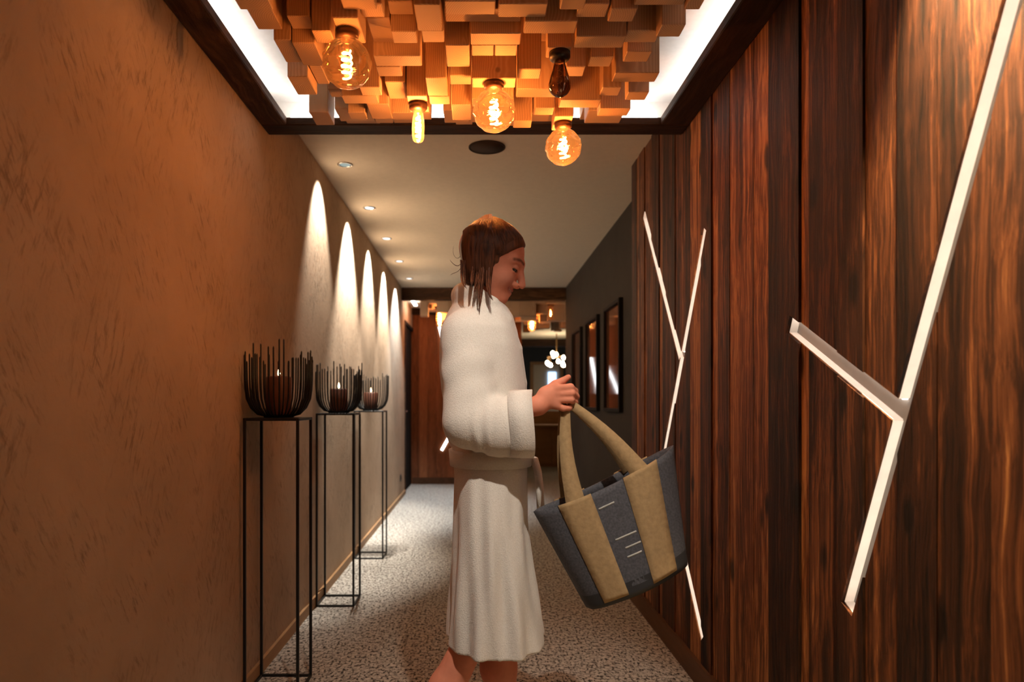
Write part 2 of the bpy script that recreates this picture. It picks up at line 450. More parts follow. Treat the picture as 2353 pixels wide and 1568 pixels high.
def clip_half(poly, a, b, keep_left):
    out = []; m = len(poly)
    def side(p): 
        s = (b.x - a.x) * (p.y - a.y) - (b.y - a.y) * (p.x - a.x)
        return s if keep_left else -s
    for i in range(m):
        p, q = poly[i], poly[(i + 1) % m]; sp, sq = side(p), side(q)
        if sp >= 0: out.append(p)
        if (sp > 0 and sq < 0) or (sp < 0 and sq > 0):
            out.append(p + (q - p) * (sp / (sp - sq)))
    return out if len(out) >= 3 else []

def area(poly):
    return 0.5 * sum(poly[i].x * poly[(i + 1) % len(poly)].y - poly[(i + 1) % len(poly)].x * poly[i].y for i in range(len(poly))) if poly else 0

def subtract(polys, clip):
    res = []
    for poly in polys:
        rem = poly; pieces = []
        for i in range(4):
            a, b = clip[i], clip[(i + 1) % 4]
            o = clip_half(rem, a, b, False)
            if area(o) > 1e-7: pieces.append(o)
            rem = clip_half(rem, a, b, True)
            if area(rem) < 1e-7: rem = []; break
        res += pieces if rem else [poly]
    return res

# the slots in wall coordinates (distance along the corridor, height)
SW = 0.053
BIG = [((1.005, 2.13), (1.656, 0.642)), ((1.448, 1.117), (1.966, 1.368))]
SMALL = [((2.697, 1.831), (3.312, 0.885)), ((3.04, 1.345), (3.711, 2.167)), ((3.325, 0.86), (2.729, 0.195))]
SMALL[0] = ((2.697, 1.831), (3.325, 0.855))
big_r = [rect_poly(a, b, SW) for a, b in BIG]
small_r = [rect_poly(a, b, SW) for a, b in SMALL]
ALLR = big_r + small_r
TH = 0.030

wall_r = struct(box_obj('wall_right', (XR + TH, XG + 0.15, YB, 3.98, 0, 2.7), M['plank']))
edges = [0.55, 0.70, 0.79, 0.90, 1.03, 1.19, 1.33, 1.457, 1.585, 1.70, 1.853, 1.90, 2.03]
rr = random.Random(21)
while edges[-1] < 3.9: edges.append(edges[-1] + rr.choice((0.055, 0.07, 0.09, 0.12, 0.15)))
edges[-1] = 3.98
pre = [0.55]
while pre[-1] > YB + 0.05: pre.append(pre[-1] - rr.choice((0.12, 0.16, 0.2, 0.24)))
pre[-1] = YB
edges = sorted(set(pre + edges))
for i in range(len(edges) - 1):
    y0, y1 = edges[i] + 0.0008, edges[i + 1] - 0.0008
    polys = [[Vector((y0, 0.0)), Vector((y1, 0.0)), Vector((y1, 2.66)), Vector((y0, 2.66))]]
    for rc in ALLR: polys = subtract(polys, rc)
    xo = XR + rr.uniform(-0.004, 0.004); cy = (y0 + y1) / 2
    V, F = [], []
    for pl in polys:
        n = len(V); k = len(pl)
        V += [(xo, p.x, p.y) for p in pl] + [(XR + TH, p.x, p.y) for p in pl]
        F.append(tuple(n + j for j in range(k))[::-1])
        F.append(tuple(n + k + j for j in range(k)))
        for j in range(k):
            a, b = n + j, n + (j + 1) % k
            F.append((a, b, b + k, a + k))
    mesh_obj('plank', V, F, M['plank'], wall_r, (XR, cy, 1.3), loc=(XR, cy, 1.3))

def wall_light(rects, segs, label):
    c = segs[0][0]
    org = (XR + TH, c[0], c[1])
    e = empty('wall_light', org)
    tag(e, label, 'wall light')
    ring = []
    x0, x1 = XR + 0.0048, XR + TH - 0.0005
    for k, rc in enumerate(rects):
        # back plate
        V = [(x1 - 0.002 - 0.0004 * k, p.x, p.y) for p in rc] + [(x1 - 0.0004 * k - 0.0002, p.x, p.y) for p in rc]
        mesh_obj('back_plate', V, [(3, 2, 1, 0), (4, 5, 6, 7)] + [(j, (j + 1) % 4, (j + 1) % 4 + 4, j + 4) for j in range(4)], M['channel_back'], e, org)
        cen = sum(rc, Vector((0, 0))) / 4
        for j in range(4):
            a, b = rc[j], rc[(j + 1) % 4]
            # clip the edge by the other slots so that the junctions stay open
            spans = [(0.0, 1.0)]
            for m, ot in enumerate(rects):
                if m == k: continue
                lo, hi = 0.0, 1.0
                for q in range(4):
                    c0, c1 = ot[q], ot[(q + 1) % 4]
                    s0 = (c1.x - c0.x) * (a.y - c0.y) - (c1.y - c0.y) * (a.x - c0.x)
                    s1 = (c1.x - c0.x) * (b.y - c0.y) - (c1.y - c0.y) * (b.x - c0.x)
                    if s0 < 0 and s1 < 0: lo, hi = 1, 0; break
                    if s0 < 0: lo = max(lo, s0 / (s0 - s1))
                    elif s1 < 0: hi = min(hi, s0 / (s0 - s1))
                if hi - lo > 1e-4:
                    ns = []
                    for (p, q) in spans:
                        if p < lo: ns.append((p, min(q, lo)))
                        if q > hi: ns.append((max(p, hi), q))
                    spans = [s for s in ns if s[1] - s[0] > 1e-3]
            inn = (cen - (a + b) / 2); t = (b - a).normalized(); nn = Vector((-t.y, t.x))
            if nn.dot(inn) < 0: nn = -nn
            near = (nn.x > 0.3) or (nn.x > -0.5 and nn.y < -0.5)   # side turned away from the corridor's entrance
            long_side = j in (0, 2)
            for (p, q) in spans:
                A, B = a + (b - a) * p, a + (b - a) * q
                C, D = B + nn * 0.0025, A + nn * 0.0025
                ring4 = [A, B, C, D]
                V = [(x0, z.x, z.y) for z in ring4] + [(x1 - 0.002, z.x, z.y) for z in ring4]
                FF = [(3, 2, 1, 0), (4, 5, 6, 7)] + [(w, (w + 1) % 4, (w + 1) % 4 + 4, w + 4) for w in range(4)]
                mesh_obj('side_lining' if long_side else 'end_lining', V, FF, M['channel'], e, org)
                if long_side and nn.x > 0:
                    A2, B2 = A + nn * 0.0026, B + nn * 0.0026; C2, D2 = B + nn * 0.0045, A + nn * 0.0045
                    r4 = [A2, B2, C2, D2]
                    V = [(x0 + 0.010, z.x, z.y) for z in r4] + [(x1 - 0.004, z.x, z.y) for z in r4]
                    mesh_obj('led_tape', V, FF, M['led_slot'], e, org)
    return e
wall_light(big_r, BIG, 'large forked light slot cut into the wide knotty planks')
wall_light(small_r, SMALL, 'zigzag forked light slot cut into the narrow planks beside the grey wall')

# grey wall with three pictures
struct(box_obj('wall_grey', (XG, XG + 0.2, 3.98, 8.2, 0, 2.7), M['grey_wall'])).name = 'wall_far_right'
def picture(y0, y1, z0, z1, label):
    org = (XG, (y0 + y1) / 2, z0)
    e = empty('framed_picture', org); tag(e, label, 'picture', 'dark glazed pictures on the grey wall')
    w = 0.028; x0, x1 = XG - 0.032, XG
    for nm, b in (('frame_side', (x0, x1, y0, y0 + w, z0, z1)), ('frame_side', (x0, x1, y1 - w, y1, z0, z1)),
                  ('frame_rail', (x0, x1, y0 + w, y1 - w, z0, z0 + w)), ('frame_rail', (x0, x1, y0 + w, y1 - w, z1 - w, z1))):
        bevel_box(nm, *b, M['frame'], e, org, 0.003)
    box_obj('glazed_print', (XG - 0.010, XG - 0.002, y0 + w, y1 - w, z0 + w, z1 - w), M['print'], e, org)
picture(4.94, 5.56, 1.07, 1.905, 'dark glazed picture on the grey wall nearest the plank wall')
picture(5.88, 6.52, 1.07, 1.905, 'middle one of three dark glazed pictures on the grey wall')
picture(6.84, 7.46, 1.07, 1.905, 'dark glazed picture on the grey wall farthest from the plank wall')

# ------------------------------------------------------------------ far end: board wall, passage, lobby
fw = struct(box_obj('wall_end', (-1.7, 0.60, YE + 0.03, YE + 0.25, 0, 2.7), M['far_plank']))
x = XL
while x < 0.60:
    w = rr.choice((0.09, 0.12, 0.15, 0.18)); x2 = min(0.60, x + w)
    dy = rr.uniform(0, 0.008)
    v, f = box_vf(x + 0.001, x2 - 0.001, YE - 0.0 + dy, YE + 0.03, 0.09, 2.45)
    mesh_obj('plank', v, f, M['far_plank'], fw, ((x + x2) / 2, YE, 1.2), loc=((x + x2) / 2, YE, 1.2))
    x = x2
struct(box_obj('baseboard_end', (XL, 0.60, YE - 0.014, YE + 0.03, 0, 0.09), M['dark_skirting']))
for pts, lb in (([(-.55, 2.20), (-.40, 1.62)], 'slim light bar high on the far board wall by the dark door'),
                ([(-.27, .915), (-.517, .474)], 'slim slanted light bar low on the far board wall'),
                ([(.503, 1.77), (.40, 1.27)], 'slim light bar on the far board wall beside the passage'),
                ([(.296, 1.66), (.217, 1.51), (.114, 1.265)], 'kinked slim light bar in the middle of the far board wall')):
    V, F = [], []
    for a, b in zip(pts[:-1], pts[1:]):
        rc = rect_poly(a, b, 0.034); n = len(V)
        V += [(p.x, YE - 0.012, p.y) for p in rc] + [(p.x, YE + 0.006, p.y) for p in rc]
        F += [tuple(n + q for q in t) for t in [(0, 1, 2, 3), (7, 6, 5, 4)] + [(j, (j + 1) % 4, (j + 1) % 4 + 4, j + 4) for j in range(4)]]
    c = pts[0]; o = mesh_obj('light_bar', V, F, M['led_far'] if 'led_far' in M else M.setdefault('led_far', emit('white_light_bar', (0.95, 0.98, 1.0), 6.0)), None, (c[0], YE, c[1]), loc=(c[0], YE, c[1]))
    tag(o, lb, 'wall light', 'light bars on the far board wall')

struct(box_obj('wall_passage_right', (2.6, 2.8, 8.0, 17.1, 0, 2.7), M['blue_grey']))
struct(box_obj('wall_passage_left', (0.36, 0.60, YE + 0.25, 13.0, 0, 2.7), M['white_paint']))
struct(box_obj('wall_recess', (XG + 0.2, 2.8, 7.9, 8.19, 0, 2.7), M['grey_wall']))
v, f = boxes_vf([(-0.3, 1.28, 17.0, 17.2, 0, 2.7), (2.08, 2.8, 17.0, 17.2, 0, 2.7), (1.28, 2.08, 17.0, 17.2, 2.15, 2.7)])
struct(mesh_obj('wall_lobby', v, f, M['blue_grey']))
w1 = struct(empty('window_1', (1.66, 17.05, 0.9)))
v, f = boxes_vf([(1.28, 1.36, 16.96, 17.02, 0, 2.15), (2.02, 2.10, 16.96, 17.02, 0, 2.15), (1.36, 2.02, 16.96, 17.02, 2.08, 2.15)])
mesh_obj('window_frame', v, f, M['counter'], w1, (1.66, 17.05, 0.9))
box_obj('window_pane', (1.74, 1.94, 17.10, 17.12, 1.18, 1.9), M['screen'], w1, (1.66, 17.05, 0.9))
box_obj('window_reveal', (1.36, 2.02, 17.13, 17.16, 0, 2.1), M['white_paint'], w1, (1.66, 17.05, 0.9))
# reception counter
org = (1.75, 12.4, 0)
e = empty('reception_counter', org); tag(e, 'light wooden reception counter in the lobby past the passage', 'counter')
for k in range(5):
    bevel_box('front_panel', 1.0 + k * 0.3, 1.0 + k * 0.3 + 0.294, 12.1, 12.14, 0.05, 0.70, M['counter'], e, org)
bevel_box('body', 1.0, 2.49, 12.14, 12.7, 0.0, 0.70, M['counter'], e, org)
bevel_box('worktop', 0.97, 2.52, 12.02, 12.74, 0.70, 0.745, M['counter'], e, org)
bevel_box('upstand', 1.0, 2.49, 12.62, 12.70, 0.745, 0.98, M['counter'], e, org)
# chandelier
org = (1.55, 13.6, ZC)
e = empty('chandelier', org); tag(e, 'many-armed chandelier of glowing bulbs hanging in the far lobby', 'chandelier')
v, f = tube_vf([(1.55, 13.6, ZC), (1.55, 13.6, 2.02)], 0.012, 6); mesh_obj('stem', v, f, M['brass'], e, org)
cr = random.Random(4)
for k in range(11):
    a = 2 * math.pi * k / 11; rl = 0.10 + 0.16 * cr.random(); z = 1.86 + 0.28 * cr.random()
    p = Vector((1.55 + rl * math.cos(a), 13.6 + rl * math.sin(a), z))
    v, f = tube_vf([(1.55, 13.6, 2.04), (p.x, p.y, 2.06), (p.x, p.y, z + 0.03)], 0.006, 5)
    ar = mesh_obj('arm', v, f, M['brass'], e, org)
    prof = [(0.0001, z - 0.045), (0.025, z - 0.035), (0.034, z - 0.01), (0.026, z + 0.02), (0.012, z + 0.035)]
    v, f = lathe_vf(prof, 10, cx=p.x, cy=p.y); mesh_obj('bulb', v, f, M['lobby_bulb'], ar, org, True)

# ------------------------------------------------------------------ ceiling of hanging wooden blocks
def block_bay(name, org, label):
    e = empty(name, org); tag(e, label, 'ceiling blocks'); return e
BAY = (0, 2.1, ZUP)
bay = block_bay('wooden_block_ceiling', BAY, 'ceiling feature of spruce blocks hanging at many heights above the corridor')
occ = []      # x0,x1,y0,y1 of what is taken
def place_block(e, org, x0, x1, y0, y1, zb, ztop=ZUP):
    g = 0.0012
    bevel_box('block', x0 + g, x1 - g, y0 + g, y1 - g, zb, ztop - 0.001, M['block'], e, org, 0.0022)
# traced blocks: xL, xR (pixels of the near lower edge), its row in the photo, near distance, depth in modules of 6.25 cm
m0 = 0.0625
TR = [
 (556, 618, 6, 1.70, 2), (657, 712, 37, 1.7625, 1), (714, 760, 71, 1.7625, 1), (762, 823, 40, 1.70, 2),
 (627, 669, 91, 1.825, 2), (669, 724, 98.5, 1.825, 2), (659, 708, 176, 2.075, 2), (709, 754, 258, 2.6375, 2),
 (783, 866, 220, 2.2625, 1), (824, 873, 200, 2.20, 1), (841, 893, 239, 2.325, 2), (798, 839, 258, 2.3875, 1),
 (824, 878, 8, 1.70, 1), (889, 948, 3, 1.7625, 1), (897, 956, 72, 1.825, 1), (949, 1012, 9.5, 1.70, 2),
 (856, 967, 128, 1.95, 1), (841, 896, 41, 1.825, 2), (862, 921, 153, 2.0125, 1), (976, 1027, 178.5, 2.075, 2),
 (1022, 1079, 103.5, 1.8875, 2), (883, 932, 188, 2.20, 2), (933, 981, 220, 2.20, 2), (967, 1020, 70, 1.825, 1),
 (896, 990, 259, 2.45, 1), (985, 1034, 221, 2.20, 1), (1036, 1083, 241, 2.2625, 2), (1032, 1083, 173, 2.075, 1),
 (1080, 1199, 76, 1.825, 1), (1083, 1136, 103, 1.8875, 1), (1137, 1190, 103, 1.8875, 1), (1084, 1187, 180, 2.0125, 1),
 (1084, 1182, 227, 2.20, 1), (1190, 1245, 159, 2.0125, 1), (1205, 1329, 48, 1.7625, 1), (1258, 1315, 108, 1.8875, 1),
 (1187, 1285, 204, 2.1375, 1), (1287, 1383, 229, 2.20, 1), (1229, 1275, 247, 2.2625, 1), (1180, 1223, 278, 2.3875, 1),
 (1275, 1319, 267, 2.325, 2), (1300, 1347, 153, 2.0125, 1), (1330, 1402, 8, 1.70, 1), (1405, 1467, 19, 1.70, 1),
 (1468, 1588, -22, 1.6375, 1), (1520, 1578, 56, 1.7625, 1), (1324, 1441, 83, 1.825, 1), (1441, 1520, 70, 1.825, 1),
 (1413, 1517, 167, 2.075, 1), (1357, 1411, 130, 2.0125, 1), (1444, 1493, 211, 2.20, 1), (1378, 1450, 250, 2.3875, 1),
 (1384, 1430, 200, 2.1375, 1), (1020, 1200, 20, 1.7625, 1), (1020, 1140, 2, 1.70, 1), (1145, 1260, 8, 1.70, 1),
 (700, 738, 150, 2.075, 2), (742, 790, 168, 2.1375, 1), (724, 775, 128, 1.95, 1), (1440, 1500, 118, 1.95, 1),
 (752, 783, 205, 2.325, 1),
]
for (xl, xr, yy, dn, k) in TR:
    x0, x1 = (xl - VX) * dn / FPX, (xr - VX) * dn / FPX
    zb = CAMH + (VY - yy) * dn / FPX
    y0, y1 = dn, dn + m0 * k
    # keep clear of blocks already placed in the same rows
    for (a0, a1, b0, b1) in occ:
        if y0 < b1 - 1e-4 and y1 > b0 + 1e-4 and x0 < a1 and x1 > a0:
            ov_l, ov_r = a1 - x0, x1 - a0
            if ov_l < ov_r: x0 = a1
            else: x1 = a0
    if x1 - x0 < 0.018: continue
    occ.append((x0, x1, y0, y1)); place_block(bay, BAY, x0, x1, y0, y1, min(zb, ZUP - 0.03))
# shorter blocks filling the rest of the grid (mostly hidden behind the long ones)
fr = random.Random(12)
row = 1.2625
while row < 2.57:
    y0, y1 = row, row + m0
    x = -0.60 + fr.uniform(0, 0.03)
    while x < 0.54:
        w = fr.choice((0.062, 0.085, 0.11)); x1 = min(x + w, 0.55)
        for (a0, a1, b0, b1) in sorted(occ):
            if y0 < b1 - 1e-4 and y1 > b0 + 1e-4:
                if a0 <= x + 1e-6 < a1: x = a1; x1 = min(x + w, 0.55)
                elif x < a0 < x1: x1 = a0
        ok = x1 - x > 0.02 and x < 0.54
        if ok:
            if row < 1.69: zb = fr.choice((2.12, 2.16, 2.2, 2.26))
            else: zb = fr.uniform(2.27, 2.40) if row < 2.2 else fr.uniform(2.36, 2.41)
            place_block(bay, BAY, x, x1, y0, y1, zb)
        x = max(x1, x + 0.005)
    row += m0

for row in (2.575, 2.70):
    x = -0.545
    while x < 0.50:
        w = fr.choice((0.07, 0.1, 0.14)); xc = VX + (x + w / 2) * FPX / row
        y0, y1 = row, row + 0.12
        hit = any(y0 < b1 and y1 > b0 and x < a1 and x + w > a0 for (a0, a1, b0, b1) in occ)
        if not hit and not (985 < xc < 1048) and not (1310 < xc < 1368) and not (row > 2.6 and fr.random() < 0.4):
            place_block(bay, BAY, x, x + w, y0, y1, CAMH + (VY - fr.uniform(246, 262)) * row / FPX)
        x += w
# second bay of blocks, far away
BAY2 = (0.2, 8.6, ZUP)
bay2 = block_bay('wooden_block_ceiling', BAY2, 'distant ceiling feature of spruce blocks before the far board wall and passage')
row = 8.36
while row < 10.0:
    x = -0.72 + fr.uniform(0, 0.05); xe = 0.62 if row < 0 else 1.35
    while x < xe:
        w = fr.choice((0.10, 0.14, 0.2)); 
        if fr.random() < 0.8 and not (row + 0.13 > YE - 0.14 and x < 0.64):
            place_block(bay2, BAY2, x, x + w, row, row + 0.125, fr.choice((2.16, 2.2, 2.25, 2.31, 2.36)))
        x += w
    row += 0.125

# ------------------------------------------------------------------ bulbs
def spiral(cx, cy, z0, z1, r, turns, n=60):
    return [(cx + r * math.cos(2 * math.pi * turns * i / n) * (0.7 + 0.3 * math.sin(math.pi * i / n)),
             cy + r * math.sin(2 * math.pi * turns * i / n) * (0.7 + 0.3 * math.sin(math.pi * i / n)), z1 + (z0 - z1) * i / n) for i in range(n + 1)]

def bulb(kind, cx, cy, ztop, label, fil='filament', scale=1.0, group=None):
    org = (cx, cy, ztop)
    nm = {'globe': 'globe_bulb', 'tube': 'tubular_bulb', 'pear': 'pear_bulb'}[kind]
    e = empty(nm, org); tag(e, label, 'light bulb', group)
    s = scale
    v, f = lathe_vf([(0.030 * s, ztop), (0.030 * s, ztop - 0.014 * s), (0.027 * s, ztop - 0.018 * s), (0.022 * s, ztop - 0.022 * s), (0.0001, ztop - 0.022 * s)][::-1], 24, cx=cx, cy=cy)
    mesh_obj('socket', v, f, M['dark_socket'] if kind == 'pear' else M['socket'], e, org, True)
    zt = ztop - 0.020 * s
    if kind == 'globe':
        rad = 0.0625 * s; zc = zt - 0.003 * s - rad * 0.96
        prof = [(0.016 * s, zt), (0.0175 * s, zt - 0.003 * s)]
        a0 = math.asin(min(1, 0.019 * s / rad))
        n = 34
        for i in range(n + 1):
            a = a0 + (math.pi - a0 - 0.01) * i / n
            prof.append((rad * math.sin(a), zc + rad * math.cos(a)))
        wob = lambda a, z: (0.026 * math.sin(5 * a + (z - zc) * 190 / s) + 0.018 * math.sin((z - zc) * 420 / s + 2 * a)) if z < zt - 0.012 * s else 0
        v, f = lathe_vf(prof[::-1], 48, cx=cx, cy=cy, wob=wob)
        mesh_obj('glass', v, f, M['amber_glass'], e, org, True)
        z1, z0, rf, tn = zc + rad * 0.55, zc - rad * 0.62, 0.013 * s, 4.5
    elif kind == 'tube':
        prof = [(0.015 * s, zt), (0.0165 * s, zt - 0.015 * s)]
        for i in range(16):
            t = i / 15; zz = zt - 0.015 * s - 0.095 * s * t
            r_ = 0.0165 * s + 0.0045 * s * math.sin(math.pi * min(1, t * 1.3) / 1.3)
            if t > 0.8: r_ *= math.sqrt(max(0.0004, 1 - ((t - 0.8) / 0.2) ** 2))
            prof.append((r_, zz))
        v, f = lathe_vf(prof[::-1], 24, cx=cx, cy=cy); mesh_obj('glass', v, f, M['clear_glass'], e, org, True)
        z1, z0, rf, tn = zt - 0.02 * s, zt - 0.095 * s, 0.008 * s, 5
    else:
        prof = []
        for t, r_ in ((0, .014), (.12, .016), (.3, .021), (.5, .028), (.66, .0315), (.8, .030), (.9, .023), (.97, .012), (1, .0003)):
            prof.append((r_ * s, zt - 0.105 * s * t))
        v, f = lathe_vf(prof[::-1], 28, cx=cx, cy=cy); mesh_obj('glass', v, f, M['smoke_glass'], e, org, True)
        v, f = tube_vf(spiral(cx, cy, zt - 0.075 * s, zt - 0.02 * s, 0.008 * s, 3, 30), 0.0007, 4); mesh_obj('filament', v, f, M['brass'], e, org)
        return e
    v, f = tube_vf([(cx, cy, zt), (cx, cy, z1)], [0.007 * s, 0.004 * s], 8)
    mesh_obj('stem', v, f, M['clear_glass'], e, org, True)
    v, f = tube_vf(spiral(cx, cy, z0, z1, rf, tn), 0.0025 * s, 5)
    mesh_obj('filament', v, f, M[fil], e, org, True)
    return e

def block_bottom(yy, dn): return CAMH + (VY - yy) * dn / FPX
bulb('globe', (797 - VX) * 1.765 / FPX, 1.765, block_bottom(40, 1.70), 'glowing rippled amber globe bulb hanging beside the cove along the plaster wall', 'filament_soft')
bulb('globe', (1135 - VX) * 2.044 / FPX, 2.044, block_bottom(180, 2.0125), 'glowing rippled amber globe bulb hanging mid corridor in front of the round speaker')
bulb('globe', (1294 - VX) * 2.385 / FPX, 2.385, block_bottom(267, 2.325), 'glowing rippled amber globe bulb hanging last before the cross beam, toward the plank wall')
bulb('tube', (961 - VX) * 2.262 / FPX, 2.262, block_bottom(220, 2.20), 'small glowing tubular filament bulb under the hanging blocks', 'filament_tube')
bulb('pear', (1286 - VX) * 1.919 / FPX, 1.919, block_bottom(108, 1.8875), 'unlit smoked pear bulb in a black socket under the blocks')
for (px, py, d, wh) in ((1222, 742, 8.75, 'in front of the pale passage ceiling'), (1265, 723, 8.5, 'beside the end of the grey wall'), (1167, 728, 8.8, 'behind the chin of the person'), (1010, 735, 8.7, 'nearest the dark door')):
    p = P(px, py, d)
    bulb('tube', p.x, d, 2.375, 'glowing tubular filament bulb under the distant blocks, ' + wh, 'filament_far', 1.0 * (2.375 - p.z) / 0.085, 'bulbs under the distant blocks')

# ------------------------------------------------------------------ downlights, speaker, outlet
def downlight(x, y, z, label, watt, dim=False, blend=0.35, ang=52, col=(1.0, 0.90, 0.78), tilt=(0, 0), grp='recessed downlights'):
    org = (x, y, z)
    e = empty('downlight', org); tag(e, label, 'downlight', grp)
    v, f = lathe_vf([(0.044, z - 0.0005), (0.044, z - 0.004), (0.037, z - 0.006), (0.032, z - 0.004), (0.031, z - 0.0005)], 28, cx=x, cy=y)
    mesh_obj('ring', v, f, M['chrome'], e, org, True)
    v, f = lathe_vf([(0.0305, z - 0.001), (0.0305, z - 0.0025), (0.0001, z - 0.004)], 24, cx=x, cy=y)
    mesh_obj('lens', v, f, M['lens_dim'] if dim else M['lens'], e, org, True)
    l = bpy.data.lights.new('beam', 'SPOT'); l.energy = watt; l.color = col
    l.spot_size = math.radians(ang); l.spot_blend = blend; l.shadow_soft_size = 0.02
    o = bpy.data.objects.new('beam', l); link(o, e); o.location = (0, 0, -0.012)
    o.rotation_euler = (math.radians(tilt[0]), math.radians(tilt[1]), 0)
    return e
for i, (d, wt) in enumerate(((3.95, 0.36), (4.83, 1.4), (5.73, 1.0), (6.65, 1.3), (7.58, 1.15))):
    downlight(-0.773, d, ZC, ['chrome recessed downlight just past the cross beam', 'second recessed downlight past the cross beam', 'third recessed downlight past the cross beam',
              'fourth recessed downlight past the cross beam', 'cool bright recessed downlight before the far beam'][i], SPOT_W * wt, dim=(i == 0), col=(1.0, 0.93, 0.84) if i < 4 else (0.8, 0.9, 1.0), ang=[70, 74, 72, 74, 96][i], blend=0.55, tilt=(0, [25, 21, 23, 21, 10][i]))
# the bay's own downlights in the beams
downlight(0.826, 1.27, ZB, 'recessed downlight in the beam above the large forked light', SPOT_W * 3.0, col=(1.0, 0.70, 0.38), ang=58, blend=0.9, tilt=(0, -10))
downlight(0.12, 0.75, ZUP, 'recessed downlight before the block ceiling aimed at the robed person', SPOT_W * 0.50, col=(1.0, 0.87, 0.73), ang=44, blend=0.75, tilt=(32, 3))

p = P(1119, 338, 3.68)
org = (p.x, 3.68, ZC)
e = empty('ceiling_speaker', org); tag(e, 'round dark speaker grille set in the white ceiling', 'speaker')
v, f = lathe_vf([(0.099, ZC - 0.0005), (0.099, ZC - 0.005), (0.092, ZC - 0.007), (0.0915, ZC - 0.0005)], 40, cx=p.x, cy=3.68); mesh_obj('rim', v, f, M['speaker'], e, org, True)
v, f = lathe_vf([(0.091, ZC - 0.001), (0.091, ZC - 0.004), (0.0001, ZC - 0.006)], 40, cx=p.x, cy=3.68); mesh_obj('grille', v, f, M['speaker'], e, org, True)

org = (XL, 8.06, 0.25)
e = empty('wall_outlet', org); tag(e, 'small dark power outlet low on the plaster wall by the door', 'outlet')
bevel_box('plate', XL, XL + 0.010, 8.02, 8.10, 0.21, 0.29, M['outlet'], e, org, 0.003)
v, f = lathe_vf([(0.022, 0), (0.022, 0.003), (0.0001, 0.003)], 16); o = mesh_obj('socket_face', v, f, M['door_dark'], e); o.location = (0.0098, 0, 0); o.rotation_euler = (0, math.pi / 2, 0)

# ------------------------------------------------------------------ candle stands, wire bowls, candles
def stand(yf, label):
    x0, x1, y0, y1, zt = -0.905, -0.700, yf, yf + 0.205, 1.082
    org = ((x0 + x1) / 2, (y0 + y1) / 2, 0); r = 0.0055
    e = empty('candle_stand', org); tag(e, label, 'stand', 'tall black wire stands')
    for (a, b) in ((x0, y0), (x1, y0), (x0, y1), (x1, y1)):
        bevel_box('leg', a - r, a + r, b - r, b + r, 0.0, zt, M['black_metal'], e, org, 0.0015)
    for z, nm in ((zt - r, 'top_rail'), (r, 'floor_rail')):
        for bb in ((x0 + r, x1 - r, y0 - r, y0 + r), (x0 + r, x1 - r, y1 - r, y1 + r)):
            bevel_box(nm, *bb, z - r, z + r, M['black_metal'], e, org, 0.0015)
        for bb in ((x0 - r, x0 + r, y0 + r, y1 - r), (x1 - r, x1 + r, y0 + r, y1 - r)):
            bevel_box(nm, *bb, z - r, z + r, M['black_metal'], e, org, 0.0015)
    box_obj('top_plate', (x0 + r, x1 - r, y0 + r, y1 - r, zt - 0.006, zt), M['black_metal'], e, org)
    return e, org, zt

def wire_mesh(h):
    pts = []
    for t in (0.0, 0.25, 0.5, 0.75, 1.0):     # out along the curved bowl
        a = math.pi / 2 * t
        pts.append((0.048 + 0.081 * math.sin(a) ** 0.9, 0, 0.004 + 0.112 * (1 - math.cos(a)) ** 0.95))
    pts.append((0.1305, 0, 0.15)); pts.append((0.1315, 0, h - 0.006)); pts.append((0.1315, 0, h))
    rad = [0.0032] * (len(pts) - 1) + [0.0012]
    v, f = tube_vf(pts, rad, 6)
    me = bpy.data.meshes.new('wire'); me.from_pydata([tuple(q) for q in v], [], f); me.materials.append(M['black_metal'])
    me.polygons.foreach_set('use_smooth', [True] * len(me.polygons)); me.update(); return me
WM = [wire_mesh(h) for h in (0.222, 0.236, 0.25, 0.262, 0.276, 0.292, 0.305)]

def holder(loc, label, clabel, seed, ch):
    e = empty('wire_bowl', loc); tag(e, label, 'candle holder', 'black wire candle bowls')
    v, f = lathe_vf([(0.0001, 0.0), (0.058, 0.0), (0.060, 0.006), (0.052, 0.009), (0.0001, 0.009)], 28)
    mesh_obj('base', v, f, M['black_metal'], e, smooth=False)
    q = random.Random(seed)
    for k in range(44):
        o = bpy.data.objects.new('wire', WM[min(6, int(abs(q.gauss(2.2, 2.0))))]); link(o, e)
        o.rotation_euler = (0, 0, 2 * math.pi * (k + q.uniform(-0.12, 0.12)) / 44)
    cl = (loc[0], loc[1], loc[2] + 0.0095)
    c = empty('candle', cl); tag(c, clabel, 'candle', 'brown pillar candles')
    v, f = lathe_vf([(0.0001, 0.0), (0.049, 0.0), (0.051, 0.004), (0.051, ch - 0.006), (0.047, ch), (0.034, ch - 0.006), (0.0001, ch - 0.010)], 32)
    mesh_obj('wax', v, f, M['candle'], c, smooth=True)
    v, f = tube_vf([(0, 0, ch - 0.011), (0.001, 0, ch + 0.004)], 0.0012, 5); mesh_obj('wick', v, f, M['wick'], c)
    v, f = lathe_vf([(0.0002, ch + 0.002), (0.004, ch + 0.006), (0.0055, ch + 0.012), (0.004, ch + 0.022), (0.0018, ch + 0.030), (0.0002, ch + 0.035)], 10)
    mesh_obj('flame', v, f, M['flame'], c, smooth=True)

